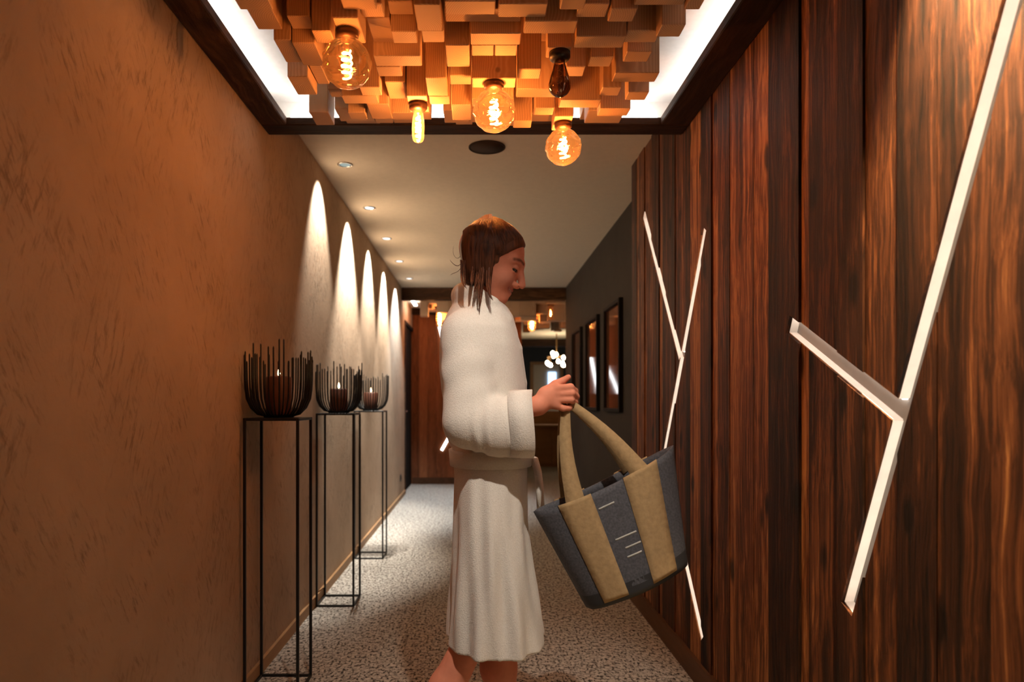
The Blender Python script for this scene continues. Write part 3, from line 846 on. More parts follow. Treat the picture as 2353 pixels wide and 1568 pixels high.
for i, (yf, ch) in enumerate(((2.64, 0.155), (3.815, 0.13), (4.975, 0.125))):
    wh = ['opposite the zigzag light, nearest the large forked light', 'between the two other stands', 'nearest the dark door'][i]
    st, org, zt = stand(yf, 'tall black metal stand along the plaster wall, ' + ['first before the cross beam', 'second one, between the two others', 'last one toward the dark door'][i])
    holder((org[0], org[1], zt), 'black wire bowl with uneven prongs on the ' + ['first stand before the cross beam', 'middle stand of three', 'last stand toward the dark door'][i],
           'lit brown pillar candle inside the wire bowl on the ' + ['first stand before the cross beam', 'middle stand of three', 'last stand toward the dark door'][i], 5 + i, ch)

# ------------------------------------------------------------------ PERSON (signed-distance modelling)
class Grid:
    def __init__(s, lo, hi, h):
        s.lo = np.array(lo, np.float32); s.h = h
        s.n = np.ceil((np.array(hi) - np.array(lo)) / h).astype(int) + 1
        s.F = np.full(tuple(s.n), 0.2, np.float32)
    def sub(s, lo, hi):
        a = np.clip(np.floor((np.array(lo) - s.lo) / s.h).astype(int), 0, s.n); b = np.clip(np.ceil((np.array(hi) - s.lo) / s.h).astype(int) + 1, 0, s.n)
        sl = tuple(slice(int(i), int(j)) for i, j in zip(a, b))
        ax = [(s.lo[k] + s.h * np.arange(a[k], b[k], dtype=np.float32)) for k in range(3)]
        return sl, ax[0][:, None, None], ax[1][None, :, None], ax[2][None, None, :]
    def add(s, lo, hi, fn, k=0.01, mode='u'):
        m = 0.03 + k
        sl, X, Y, Z = s.sub([q - m for q in lo], [q + m for q in hi])
        A = s.F[sl]
        if A.size == 0: return
        B = fn(X, Y, Z).astype(np.float32)
        if mode == 'u':
            if k > 0:
                hh = np.clip(0.5 + 0.5 * (A - B) / k, 0, 1); C = A * (1 - hh) + B * hh - k * hh * (1 - hh)
            else: C = np.minimum(A, B)
        else:
            if k > 0:
                hh = np.clip(0.5 - 0.5 * (A + B) / k, 0, 1); C = A * (1 - hh) - B * hh + k * hh * (1 - hh)
            else: C = np.maximum(A, -B)
        s.F[sl] = C
    def cone(s, a, b, ra, rb, k=0.01, mode='u', flat=None):
        a, b = np.array(a, float), np.array(b, float); d = b - a; L2 = max(1e-9, float(d @ d)); R_ = max(ra, rb)
        def fn(X, Y, Z):
            px, py, pz = X - a[0], Y - a[1], Z - a[2]
            t = np.clip((px * d[0] + py * d[1] + pz * d[2]) / L2, 0, 1)
            qx, qy, qz = px - t * d[0], py - t * d[1], pz - t * d[2]
            return np.sqrt(qx * qx + qy * qy + qz * qz) - (ra + (rb - ra) * t)
        s.add(np.minimum(a, b) - R_, np.maximum(a, b) + R_, fn, k, mode)
    def ell(s, c, M3, rad, k=0.01, mode='u'):
        """ellipsoid with axes the rows of M3"""
        c = np.array(c, float); R_ = max(rad)
        def fn(X, Y, Z):
            px, py, pz = X - c[0], Y - c[1], Z - c[2]
            q = [px * M3[i][0] + py * M3[i][1] + pz * M3[i][2] for i in range(3)]
            k0 = np.sqrt(sum((q[i] / rad[i]) ** 2 for i in range(3))); k1 = np.sqrt(sum((q[i] / rad[i] ** 2) ** 2 for i in range(3))) + 1e-9
            return k0 * (k0 - 1) / k1
        s.add(c - R_, c + R_, fn, k, mode)
    def mesh(s):
        F = s.F; ins = F < 0
        nx, ny, nz = F.shape
        act = np.zeros((nx - 1, ny - 1, nz - 1), np.uint8)
        for i in (0, 1):
            for j in (0, 1):
                for k in (0, 1): act += ins[i:nx - 1 + i, j:ny - 1 + j, k:nz - 1 + k]
        I, J, K = np.nonzero((act > 0) & (act < 8))
        idx = np.full(act.shape, -1, np.int32); idx[I, J, K] = np.arange(len(I))
        P_ = np.zeros((len(I), 3), np.float64); C = np.zeros(len(I))
        cor = [(0, 0, 0), (1, 0, 0), (0, 1, 0), (1, 1, 0), (0, 0, 1), (1, 0, 1), (0, 1, 1), (1, 1, 1)]
        vals = [F[I + a, J + b, K + c] for a, b, c in cor]
        for a in range(8):
            for b in range(a + 1, 8):
                if sum(abs(cor[a][q] - cor[b][q]) for q in range(3)) != 1: continue
                va, vb = vals[a], vals[b]; m = (va < 0) != (vb < 0)
                t = np.where(m, va / np.where(m, va - vb, 1), 0)
                for q in range(3): P_[:, q] += np.where(m, cor[a][q] + t * (cor[b][q] - cor[a][q]), 0)
                C += m
        P_ /= C[:, None]
        V = s.lo + s.h * (P_ + np.stack([I, J, K], 1))
        Q = []
        for ax in range(3):
            sa = [slice(None)] * 3; sb = [slice(None)] * 3
            sa[ax] = slice(0, -1); sb[ax] = slice(1, None)
            A, B = ins[tuple(sa)], ins[tuple(sb)]
            e = np.argwhere(A != B)
            o1, o2 = [(1, 2), (2, 0), (0, 1)][ax]
            e = e[(e[:, o1] > 0) & (e[:, o2] > 0) & (e[:, o1] < F.shape[o1] - 1) & (e[:, o2] < F.shape[o2] - 1)]
            flip = A[e[:, 0], e[:, 1], e[:, 2]]
            def cell(d1, d2):
                c = e.copy(); c[:, o1] -= d1; c[:, o2] -= d2; return idx[c[:, 0], c[:, 1], c[:, 2]]
            q = np.stack([cell(1, 1), cell(0, 1), cell(0, 0), cell(1, 0)], 1)
            q[~flip] = q[~flip][:, ::-1]
            Q.append(q)
        Q = np.concatenate(Q); Q = Q[(Q >= 0).all(1)]
        return V, Q

def np_obj(name, V, Q, mat, parent, org, cols=None):
    me = bpy.data.meshes.new(name)
    V = (V - np.array(org)).astype(np.float32)
    me.vertices.add(len(V)); me.vertices.foreach_set('co', V.ravel())
    me.loops.add(Q.size); me.loops.foreach_set('vertex_index', Q.astype(np.int32).ravel())
    me.polygons.add(len(Q)); me.polygons.foreach_set('loop_start', np.arange(0, Q.size, 4, dtype=np.int32))
    me.update(calc_edges=True); me.validate()
    me.polygons.foreach_set('use_smooth', np.ones(len(me.polygons), bool))
    if cols is not None:
        ca = me.color_attributes.new('tone', 'FLOAT_COLOR', 'POINT')
        ca.data.foreach_set('color', np.concatenate([cols, np.ones((len(cols), 1))], 1).astype(np.float32).ravel())
    me.materials.append(mat)
    o = bpy.data.objects.new(name, me); link(o, parent)
    return o

# --- materials
m, nt, b = new_mat('skin'); M['skin'] = m
b.inputs['Roughness'].default_value = 0.55; b.inputs['Specular IOR Level'].default_value = 0.12
at = nt.nodes.new('ShaderNodeAttribute'); at.attribute_name = 'tone'
nz = N(nt, 'ShaderNodeTexNoise', i_Scale=60.0, i_Detail=3.0); nt.links.new(coords(nt), nz.inputs['Vector'])
rv = ramp(nt, [(0.3, (0.92, 0.9, 0.88)), (0.7, (1, 1, 1))], nz.outputs[0])
nt.links.new(mixc(nt, 1.0, at.outputs['Color'], rv.outputs[0], 'MULTIPLY'), b.inputs['Base Color'])
b.inputs['Subsurface Weight'].default_value = 0.0
m, nt, b = new_mat('white_terry_cloth'); M['robe'] = m
b.inputs['Roughness'].default_value = 0.95; b.inputs['Specular IOR Level'].default_value = 0.1
b.inputs['Sheen Weight'].default_value = 0.2
v_ = coords(nt)
n1 = N(nt, 'ShaderNodeTexNoise', i_Scale=300.0, i_Detail=3.0); nt.links.new(v_, n1.inputs['Vector'])
n2 = N(nt, 'ShaderNodeTexNoise', i_Scale=14.0, i_Detail=3.0); nt.links.new(v_, n2.inputs['Vector'])
rc_ = ramp(nt, [(0.3, (0.70, 0.655, 0.59)), (0.7, (0.80, 0.76, 0.70))], n1.outputs[0]); nt.links.new(rc_.outputs[0], b.inputs['Base Color'])
bump(nt, b, math_n(nt, 'ADD', n1.outputs[0], math_n(nt, 'MULTIPLY', n2.outputs[0], 1.0)), 0.32, 0.005)
m, nt, b = new_mat('auburn_hair'); M['hair'] = m
b.inputs['Roughness'].default_value = 0.42; b.inputs['Specular IOR Level'].default_value = 0.4
v_ = coords(nt, scale=(90, 90, 7))
n1 = N(nt, 'ShaderNodeTexNoise', i_Scale=1.5, i_Detail=4.0); nt.links.new(v_, n1.inputs['Vector'])
rc_ = ramp(nt, [(0.3, (0.032, 0.011, 0.006)), (0.68, (0.17, 0.058, 0.026))], n1.outputs[0]); nt.links.new(rc_.outputs[0], b.inputs['Base Color'])
bump(nt, b, n1.outputs[0], 0.5, 0.003)

PO = (0.03, 1.99, 0.0)
person = empty('person', PO)
tag(person, 'person with a brown ponytail in a white bathrobe looking down and holding a tote bag', 'person')

DH = 1.955    # depth of the head
def pw(x, y, d): return np.array(P(x, y, d))
HO = pw(1129, 601, DH)
th = math.radians(23); yaw = math.radians(10)
fwd = np.array([math.cos(th) * math.cos(yaw), -math.cos(th) * math.sin(yaw), -math.sin(th)])
lat = np.array([math.sin(yaw), math.cos(yaw), 0.0])           # her left (away from the camera)
up = np.cross(fwd, lat); up = up if up[2] > 0 else -up
H3 = [fwd, lat, up]
def hp(f_, l_, u_): return HO + fwd * f_ + lat * l_ + up * u_

g = Grid((-0.30, 1.66, 0.0), (0.34, 2.34, 1.72), 0.0032)
# head
g.ell(hp(-0.012, 0, 0.030), H3, (0.096, 0.074, 0.084), 0.0)
g.ell(hp(0.030, 0, -0.032), H3, (0.058, 0.058, 0.082), 0.03)
for s_ in (-1, 1):
    g.cone(hp(0.0, 0.048 * s_, -0.045), hp(0.056, 0.016 * s_, -0.088), 0.018, 0.016, 0.02)
    g.cone(hp(0.082, 0.008 * s_, 0.022), hp(0.068, 0.044 * s_, 0.020), 0.010, 0.010, 0.014)
    g.ell(hp(0.052, 0.038 * s_, -0.034), H3, (0.026, 0.022, 0.024), 0.02)
g.cone(hp(0.066, 0, -0.086), hp(0.068, 0, -0.084), 0.0175, 0.0175, 0.018)
for s_ in (-1, 1):
    g.ell(hp(0.098, 0.033 * s_, 0.001), H3, (0.018, 0.016, 0.010), 0.012, 's')
g.cone(hp(0.087, 0, 0.012), hp(0.109, 0, -0.031), 0.0075, 0.0105, 0.009)
for s_ in (-1, 1):
    g.ell(hp(0.092, 0.0125 * s_, -0.038), H3, (0.012, 0.0075, 0.008), 0.006)
    g.cone(hp(0.0855, 0.002 * s_, -0.0565), hp(0.072, 0.027 * s_, -0.0495), 0.0052, 0.003, 0.007)
    g.cone(hp(0.0825, 0.001 * s_, -0.0675), hp(0.071, 0.025 * s_, -0.0540), 0.0060, 0.003, 0.007)
    g.ell(hp(0.074, 0.0315 * s_, 0.0035), H3, (0.0135, 0.0145, 0.0085), 0.003)      # upper lid
    g.ell(hp(0.0725, 0.0315 * s_, -0.0085), H3, (0.0125, 0.013, 0.005), 0.003)      # lower lid
    g.ell(hp(0.0, 0.073 * s_, -0.012), H3, (0.018, 0.008, 0.028), 0.006)           # ear
for s_ in (-1, 1): g.cone(hp(0.0890, 0.0, -0.0610), hp(0.0775, 0.026 * s_, -0.0520), 0.0026, 0.0018, 0.001, 's')
# neck, trunk
nb = np.array([0.008, 1.985, 1.36])
g.cone(hp(-0.012, 0, -0.060), nb, 0.043, 0.047, 0.02)
g.ell((0.025, 1.99, 1.22), np.eye(3), (0.085, 0.14, 0.17), 0.04)
g.ell((0.035, 1.99, 1.00), np.eye(3), (0.072, 0.115, 0.17), 0.05)
g.ell((0.035, 1.99, 0.86), np.eye(3), (0.075, 0.125, 0.12), 0.05)
# near (right) arm
sh = np.array([-0.01, 1.875, 1.30]); el = np.array([-0.012, 1.815, 1.085]); wr = np.array(P(1238, 932, 1.80))
g.cone(sh, el, 0.044, 0.034, 0.02); g.cone(el, wr, 0.034, 0.024, 0.02)
# far (left) arm hanging
sh2 = np.array([-0.01, 2.14, 1.30]); el2 = np.array([-0.03, 2.19, 1.04]); wr2 = np.array([0.06, 2.17, 0.82])
g.cone(sh2, el2, 0.048, 0.038, 0.03); g.cone(el2, wr2, 0.038, 0.025, 0.02)
# near hand: back towards the camera, fingers bent around the bag handles
DHd = 1.80
def hw(x, y, dd=0.0): return np.array(P(x, y, DHd + dd))
g.cone(wr, hw(1254, 914, 0.004), 0.024, 0.023, 0.012)
for (ya, yb) in ((893, 896), (906, 908), (919, 920), (931, 931)):
    g.cone(hw(1252, (ya + 924) / 2 - 4, 0.004), hw(1277, ya, 0.002), 0.017, 0.0125, 0.010)
FING = [((1277, 893, 0.0), (1311, 890, 0.006), (1321, 899, 0.032), (1304, 906, 0.046), .0098),
        ((1277, 906, 0.0), (1314, 904, 0.004), (1324, 912, 0.032), (1306, 917, 0.048), .0100),
        ((1277, 919, 0.0), (1312, 919, 0.004), (1321, 925, 0.030), (1304, 929, 0.046), .0094),
        ((1274, 931, 0.0), (1294, 939, 0.004), (1308, 938, 0.012), (1313, 935, 0.024), .0082)]
for fg in FING:
    pr = [hw(*q) for q in fg[:4]]; r_ = fg[4]
    for i in range(3): g.cone(pr[i], pr[i + 1], r_ * (1.08 - 0.1 * i), r_ * (0.98 - 0.1 * i), 0.004)
g.cone(hw(1256, 900, 0.012), hw(1276, 884, 0.022), 0.014, 0.0115, 0.010)
g.cone(hw(1276, 884, 0.022), hw(1293, 876, 0.024), 0.0115, 0.0095, 0.005)
g.cone(hw(1293, 876, 0.024), hw(1306, 867, 0.020), 0.0095, 0.0075, 0.004)
# far hand, relaxed
hx = wr2
g.cone(hx, hx + np.array([0.025, -0.005, -0.06]), 0.024, 0.030, 0.015)
for i in range(4):
    a = hx + np.array([0.025 + 0.014 * (i - 1.2), -0.012 + 0.004 * i, -0.075]); L = (0.06, 0.07, 0.065, 0.05)[i]
    bq = a + np.array([0.010, -0.002, -L * 0.55]); cq = bq + np.array([0.018, -0.012, -L * 0.45])
    g.cone(hx + np.array([0.02, -0.005, -0.05]), a, 0.013, 0.0105, 0.008); g.cone(a, bq, 0.0098, 0.009, 0.003); g.cone(bq, cq, 0.009, 0.0075, 0.003)
g.cone(hx + np.array([0.01, -0.02, -0.03]), hx + np.array([0.045, -0.04, -0.07]), 0.013, 0.0085, 0.008)
# legs: the near one trails, the far one carries
hipn = np.array([0.035, 1.925, 0.84]); knn = np.array([-0.022, 1.925, 0.475]); ann = np.array([-0.175, 1.92, 0.125])
g.cone(hipn, knn, 0.068, 0.044, 0.02); g.cone(knn, knn * 0.62 + ann * 0.38 + np.array([-0.010, 0, -0.004]), 0.044, 0.048, 0.02)
g.cone(knn * 0.62 + ann * 0.38 + np.array([-0.010, 0, -0.004]), ann, 0.048, 0.031, 0.025)
toe = np.array([-0.055, 1.905, 0.022])
g.cone(ann + np.array([-0.022, 0, -0.01]), ann + np.array([0.02, 0, -0.02]), 0.032, 0.034, 0.02)
g.cone(ann + np.array([0.01, 0, -0.03]), toe, 0.033, 0.022, 0.02); g.cone(toe, toe + np.array([0.06, -0.008, -0.004]), 0.022, 0.015, 0.01)
hipf = np.array([0.04, 2.06, 0.84]); knf = np.array([0.065, 2.06, 0.475]); anf = np.array([0.085, 2.06, 0.085])
g.cone(hipf, knf, 0.070, 0.048, 0.02); g.cone(knf, knf * 0.66 + anf * 0.34 + np.array([-0.014, 0, 0]), 0.050, 0.052, 0.03)
g.cone(knf * 0.66 + anf * 0.34 + np.array([-0.010, 0, 0]), anf, 0.050, 0.032, 0.025)
g.cone(anf + np.array([-0.025, 0, -0.05]), anf + np.array([0.07, 0.004, -0.055]), 0.034, 0.029, 0.02)
g.cone(anf + np.array([0.07, 0.004, -0.055]), anf + np.array([0.155, 0.008, -0.066]), 0.030, 0.017, 0.02)
g.F = np.maximum(g.F, (0.0 - (g.lo[2] + g.h * np.arange(g.n[2], dtype=np.float32)))[None, None, :] + 0.002)
V, Q = g.mesh()
# skin tone: lips, brows, lashes
tone = np.tile(np.array([[0.72, 0.275, 0.175]]), (len(V), 1))
rel = V - HO
lf, ll, lu = rel @ fwd, rel @ lat, rel @ up
def seg_d(a, bq):
    a, bq = np.array(a), np.array(bq); Pq = np.stack([lf, ll, lu], 1) - a; d = bq - a
    t = np.clip(Pq @ d / (d @ d), 0, 1); return np.linalg.norm(Pq - t[:, None] * d, axis=1)
def tint(dist, r0, r1, col, amt=1.0):
    w = np.clip((r1 - dist) / (r1 - r0), 0, 1)[:, None] * amt
    tone[:] = tone * (1 - w) + np.array(col) * w
for s_ in (-1, 1):
    tint(np.minimum(seg_d((0.0855, 0.0, -0.0565), (0.076, 0.024 * s_, -0.050)), seg_d((0.0825, 0.0, -0.0675), (0.075, 0.022 * s_, -0.0545))), 0.006, 0.009, (0.46, 0.16, 0.13), 0.8)
    tint(np.minimum(seg_d((0.094, 0.012 * s_, 0.0245), (0.086, 0.032 * s_, 0.0285)), seg_d((0.086, 0.032 * s_, 0.0285), (0.070, 0.052 * s_, 0.0215))), 0.0028, 0.0068, (0.07, 0.032, 0.018), 0.85)
    tint(seg_d((0.086, 0.020 * s_, -0.0030), (0.079, 0.043 * s_, -0.0035)), 0.0030, 0.0055, (0.04, 0.02, 0.014), 0.9)
    tint(seg_d((0.068, 0.044 * s_, -0.036), (0.075, 0.036 * s_, -0.034)), 0.005, 0.03, (0.60, 0.27, 0.20), 0.5)
for s_ in (-1, 1): tint(seg_d((0.0855, 0.0, -0.0610), (0.0755, 0.021 * s_, -0.0540)), 0.0026, 0.0042, (0.80, 0.70, 0.60), 0.95)
np_obj('body', V, Q, M['skin'], person, PO, tone)
M['eye'] = simple('dark_eye', (0.05, 0.03, 0.022), 0.1)
for s_ in (-1, 1):
    c = hp(0.0735, 0.0315 * s_, -0.002)
    v, f = lathe_vf([(0.0125 * math.sin(math.pi * i / 10) + 1e-5, 0.0125 * math.cos(math.pi * i / 10)) for i in range(11)][::-1], 16)
    mesh_obj('eye', v, f, M['eye'], person, smooth=True, loc=tuple(c - np.array(PO)))

# --- bathrobe
SIL = [(655, 1066, 1100, .055), (672, 1052, 1122, .068), (690, 1044, 1150, .095), (706, 1034, 1168, .125), (725, 1025, 1180, .152), (760, 1013, 1190, .176), (800, 1009, 1197, .182), (850, 1008, 1203, .178),
       (900, 1013, 1208, .170), (950, 1023, 1212, .163), (1000, 1034, 1214, .158), (1045, 1041, 1214, .158), (1100, 1044, 1212, .165), (1200, 1043, 1213, .178),
       (1300, 1039, 1224, .186), (1400, 1033, 1240, .192), (1470, 1029, 1250, .196), (1490, 1028, 1252, .197)]
DR = 1.955; CY = 1.99
zs = np.array([P(0, s[0], DR).z for s in SIL][::-1]); xb = np.array([P(s[1], 0, DR).x for s in SIL][::-1]); xf = np.array([P(s[2], 0, DR).x for s in SIL][::-1]); ay_ = np.array([s[3] for s in SIL][::-1])
ZHEM = P(0, 1474, DR).z; ZTOP = P(0, 662, DR).z
r_ = Grid((-0.20, 1.68, 0.40), (0.26, 2.30, 1.54), 0.0042)
def torso(off, fold=True):
    def fn(X, Y, Z):
        z = Z[0, 0, :]
        a0, a1, ay = np.interp(z, zs, xb), np.interp(z, zs, xf), np.interp(z, zs, ay_)
        cx, ax = (a0 + a1) / 2, (a1 - a0) / 2
        dx, dy = (X - cx[None, None, :]), (Y - CY)
        ax = ax + off; ay = ay + off
        n = ((np.abs(dx) / ax) ** 2.3 + (np.abs(dy) / ay) ** 2.3) ** (1 / 2.3)
        d = (n - 1) * np.minimum(ax, ay)
        if fold:
            t = np.arctan2(dy / ay, dx / ax)
            rp = np.clip((1.02 - Z) / 0.5, 0, 1)
            d = d + rp * (0.0058 * np.sin(9 * t + 1.3 + 2.2 * np.sin(Z * 5)) + 0.0038 * np.sin(15 * t + 4 * Z + 0.7))
            up_ = np.clip((Z - 1.02) / 0.25, 0, 1)
            d = d + up_ * 0.0015 * np.sin(14 * Z + 40 * X + 3 * np.sin(14 * Y))
        return d
    return fn
r_.add((-0.2, 1.7, 0.4), (0.26, 2.3, 1.54), torso(0.0), 0.0)
zz = (r_.lo[2] + r_.h * np.arange(r_.n[2], dtype=np.float32))[None, None, :]
hemz = ZHEM + 0.0 * zz
r_.F = np.maximum(r_.F, np.maximum(hemz - zz, zz - ZTOP))
def sleeve(a, bq, ra, rb, flat, seed, amp=0.004):
    a, bq = np.array(a), np.array(bq); d = bq - a; L2 = d @ d
    def fn(X, Y, Z):
        px, py, pz = X - a[0], Y - a[1], Z - a[2]
        t = (px * d[0] + py * d[1] + pz * d[2]) / L2; tc = np.clip(t, 0, 1)
        qx, qy, qz = px - tc * d[0], py - tc * d[1], pz - tc * d[2]
        rr_ = ra + (rb - ra) * tc
        dist = np.sqrt(qx * qx + (qy / flat) ** 2 + qz * qz) - rr_
        return dist + amp * np.sin(t * 15 + seed + 26 * qz + 22 * qx + 2 * np.sin(40 * qy)) * np.clip(np.sin(np.clip(tc, 0.02, .98) * math.pi), 0, 1)
    R_ = max(ra, rb)
    return (np.minimum(a, bq) - R_, np.maximum(a, bq) + R_, fn)
# near sleeve
S0 = np.array(P(1072, 772, 1.86)); S1 = np.array(P(1078, 965, 1.815)); S2 = np.array(P(1150, 982, 1.80)); S3 = np.array(P(1216, 976, 1.80))
r_.add(*sleeve(S0, S1, 0.072, 0.066, 0.88, 0.5, 0.0022), 0.014)
r_.add(*sleeve(S1 + np.array([0, 0, -0.012]), S2, 0.064, 0.076, 0.80, 2.0), 0.03)
r_.add(*sleeve(S2, S3, 0.076, 0.083, 0.74, 4.0), 0.015)
cut = S3[0] + 0.004
def cutfn(X, Y, Z): return np.maximum(cut - X, np.maximum(Y - 1.90, np.abs(Z - S3[2]) - 0.13)) + 0 * X
r_.add((cut, 1.68, S3[2] - 0.13), (0.26, 1.90, S3[2] + 0.13), cutfn, 0.0, 's')
lo_, hi_, fn_ = sleeve(S2 + np.array([0.045, 0, 0]), S3 + np.array([0.05, 0, 0]), 0.062, 0.071, 0.70, 4.0)
r_.add(lo_, hi_, fn_, 0.004, 's')
# cuff: turned-back band
r_.cone(S3 + np.array([-0.012, -0.02, 0.0]), S3 + np.array([-0.010, -0.02, 0.0]), 0.0, 0.0, 0.0)
# far sleeve
r_.add(*sleeve(sh2 + np.array([0, 0.0, -0.01]), el2, 0.068, 0.066, 0.85, 1.1), 0.035)
r_.add(*sleeve(el2, wr2 + np.array([-0.01, 0, 0.05]), 0.066, 0.078, 0.8, 3.1), 0.02)
# shawl collar down both fronts
for s_ in (-1, 1):
    def cp(x, y, l): return np.array([P(x, 0, DR).x, CY + s_ * l, P(0, y, DR).z])
    pts = [cp(1063, 674, 0.0), cp(1072, 678, 0.052), cp(1096, 690, 0.088), cp(1128, 710, 0.108), cp(1156, 744, 0.098), cp(1181, 805, 0.062), cp(1197, 880, 0.022), cp(1204, 960, -0.01)]
    rs = [0.029, 0.029, 0.027, 0.024, 0.024, 0.022, 0.018, 0.014]
    for i in range(len(pts) - 1): r_.cone(pts[i], pts[i + 1], rs[i], rs[i + 1], 0.022 if i < 2 else 0.004)
# hollow neck opening and hollow skirt
r_.cone((P(1122, 0, DR).x, CY, P(0, 700, DR).z), (P(1132, 0, DR).x, CY, P(0, 640, DR).z), 0.040, 0.056, 0.006, 's')
inn = torso(-0.013, True)
r_.add((-0.2, 1.7, 0.4), (0.26, 2.3, ZHEM + 0.14), lambda X, Y, Z: np.maximum(inn(X, Y, Z), Z - (ZHEM + 0.14)), 0.0, 's')
V, Q = r_.mesh()
np_obj('bathrobe', V, Q, M['robe'], person, PO)
# turned-back cuff band
def ring_band(c, rx, rz, x0, x1, t, n=40):
    V, F = [], []
    for (xx, k) in ((x0, 1), (x1, 1.02), (x1, 0.90), (x0, 0.88)):
        for i in range(n):
            a = 2 * math.pi * i / n; w = 1 + 0.02 * math.sin(5 * a)
            V.append((xx + 0.004 * math.sin(2 * a), c[1] + rx * k * w * math.cos(a), c[2] + rz * k * w * math.sin(a)))
    for r0 in range(4):
        for i in range(n):
            a, bq = r0 * n + i, r0 * n + (i + 1) % n; c0, d0 = ((r0 + 1) % 4) * n + i, ((r0 + 1) % 4) * n + (i + 1) % n
            F.append((a, bq, d0, c0))
    return V, F
v, f = ring_band(S3, 0.0655, 0.089, S3[0] - 0.055, S3[0] + 0.008, 0.006)
mesh_obj('sleeve_cuff', v, f, M['robe'], person, PO, True)
# belt: waist band and two hanging ends
n = 64; V, F = [], []
for dz, k in ((0.022, 0.0), (0.022, 0.012), (-0.022, 0.012), (-0.022, 0.0)):
    for i in range(n):
        a = 2 * math.pi * i / n; zb = P(0, 1052, DR).z + dz
        a0, a1, ay = np.interp(zb, zs, xb), np.interp(zb, zs, xf), np.interp(zb, zs, ay_)
        ca, sa = math.cos(a), math.sin(a); kk = (abs(ca) ** 2.3 + abs(sa) ** 2.3) ** (-1 / 2.3)
        V.append(((a0 + a1) / 2 + ((a1 - a0) / 2 + k) * kk * ca, CY + (ay + k) * kk * sa, zb))
for r0 in range(4):
    for i in range(n):
        a, bq = r0 * n + i, r0 * n + (i + 1) % n; F.append((a, bq, ((r0 + 1) % 4) * n + (i + 1) % n, ((r0 + 1) % 4) * n + i))
belt = mesh_obj('belt', V, F, M['robe'], person, PO, True)
def ribbon(pts, w, t, wd):
    """flat strap along pts; wd = width direction per point"""
    V, F = [], []
    for i, p in enumerate(pts):
        p = Vector(p); tg = (Vector(pts[min(i + 1, len(pts) - 1)]) - Vector(pts[max(i - 1, 0)])).normalized()
        wv = Vector(wd); wv = (wv - tg * wv.dot(tg)).normalized(); nv = tg.cross(wv)
        for a, bq in ((-1, -1), (1, -1), (1, 1), (-1, 1)): V.append(p + wv * (a * w / 2) + nv * (bq * t / 2))
    for i in range(len(pts) - 1):
        for k in range(4): a = i * 4 + k; bq = i * 4 + (k + 1) % 4; F.append((a, bq, bq + 4, a + 4))
    F.append((3, 2, 1, 0)); m_ = (len(pts) - 1) * 4; F.append((m_, m_ + 1, m_ + 2, m_ + 3))
    return V, F
for off, y1 in ((0.05, 1175), (0.085, 1120)):
    pts = [P(1214, 1050, 1.93 + off), P(1228, 1056, 1.92 + off), P(1236, 1085, 1.92 + off), P(1240, 1120, 1.92 + off), P(1243, y1, 1.92 + off)]
    v, f = ribbon(pts, 0.036, 0.010, (0.5, 1, 0)); mesh_obj('belt_end', v, f, M['robe'], belt, PO, True)

# --- hair: cap, hanging lengths and loose strands
hg = Grid((-0.14, 1.83, 1.36), (0.16, 2.10, 1.70), 0.003)
hg.ell(hp(-0.008, 0, 0.030), H3, (0.0975, 0.080, 0.088), 0.0)
# length at the back and both sides, gathered from the crown
kc = pw(1124, 514, DH)
hg.cone(hp(-0.03, 0, 0.085), kc, 0.030, 0.020, 0.02)
hg.cone(pw(1112, 536, DH), pw(1106, 565, DH), 0.036, 0.050, 0.02)
for s_ in (-1, 1):
    hg.cone(pw(1104, 555, DH) + lat * 0.048 * s_, pw(1101, 640, DH) + lat * 0.056 * s_, 0.040, 0.026, 0.02)
    hg.cone(pw(1128, 570, DH) + lat * 0.072 * s_, pw(1129, 660, DH) + lat * 0.066 * s_, 0.019, 0.011, 0.012)
    hg.cone(pw(1090, 570, DH) + lat * 0.035 * s_, pw(1088, 645, DH) + lat * 0.04 * s_, 0.030, 0.020, 0.015)
hg.cone(pw(1090, 575, DH), pw(1088, 636, DH), 0.033, 0.026, 0.015)
# clear the face
def facecut(X, Y, Z):
    px = VX + X / DH * FPX; py = VY - (Z - CAMH) / DH * FPX
    e1 = 1147 - px                         # right of this line
    e2 = (603 - 0.56 * (px - 1148)) - py   # below the hairline
    return np.maximum(e1, e2) * (DH / FPX) + 0 * Y
hg.add((-0.14, 1.83, 1.36), (0.16, 2.10, 1.70), facecut, 0.008, 's')
V, Q = hg.mesh()
hair = np_obj('hair', V, Q, M['hair'], person, PO)
hr = random.Random(3); Vs, Fs = [], []
def hval(p):
    q = (np.asarray(p) - hg.lo) / hg.h; i = np.clip(np.floor(q).astype(int), 0, hg.n - 2); t = q - i
    c = hg.F[i[0]:i[0] + 2, i[1]:i[1] + 2, i[2]:i[2] + 2]
    c = c[0] * (1 - t[0]) + c[1] * t[0]; c = c[0] * (1 - t[1]) + c[1] * t[1]; return float(c[0] * (1 - t[2]) + c[1] * t[2])
def on_hair(p, off):      # pull a point onto the hair surface
    p = np.array(p, float)
    for _ in range(5):
        e_ = 0.003; f0 = hval(p)
        gr = np.array([hval(p + d) - hval(p - d) for d in np.eye(3) * e_]) / (2 * e_)
        nn_ = np.linalg.norm(gr)
        if nn_ < 0.2: break
        p = p - gr / nn_ * np.clip(f0 - off, -0.03, 0.03)
    return p
def surf_pt(px, py, l):   # point with lateral offset on the hair shell
    return on_hair(pw(px, py, DH) + lat * l, hr.uniform(0.0002, 0.0022))
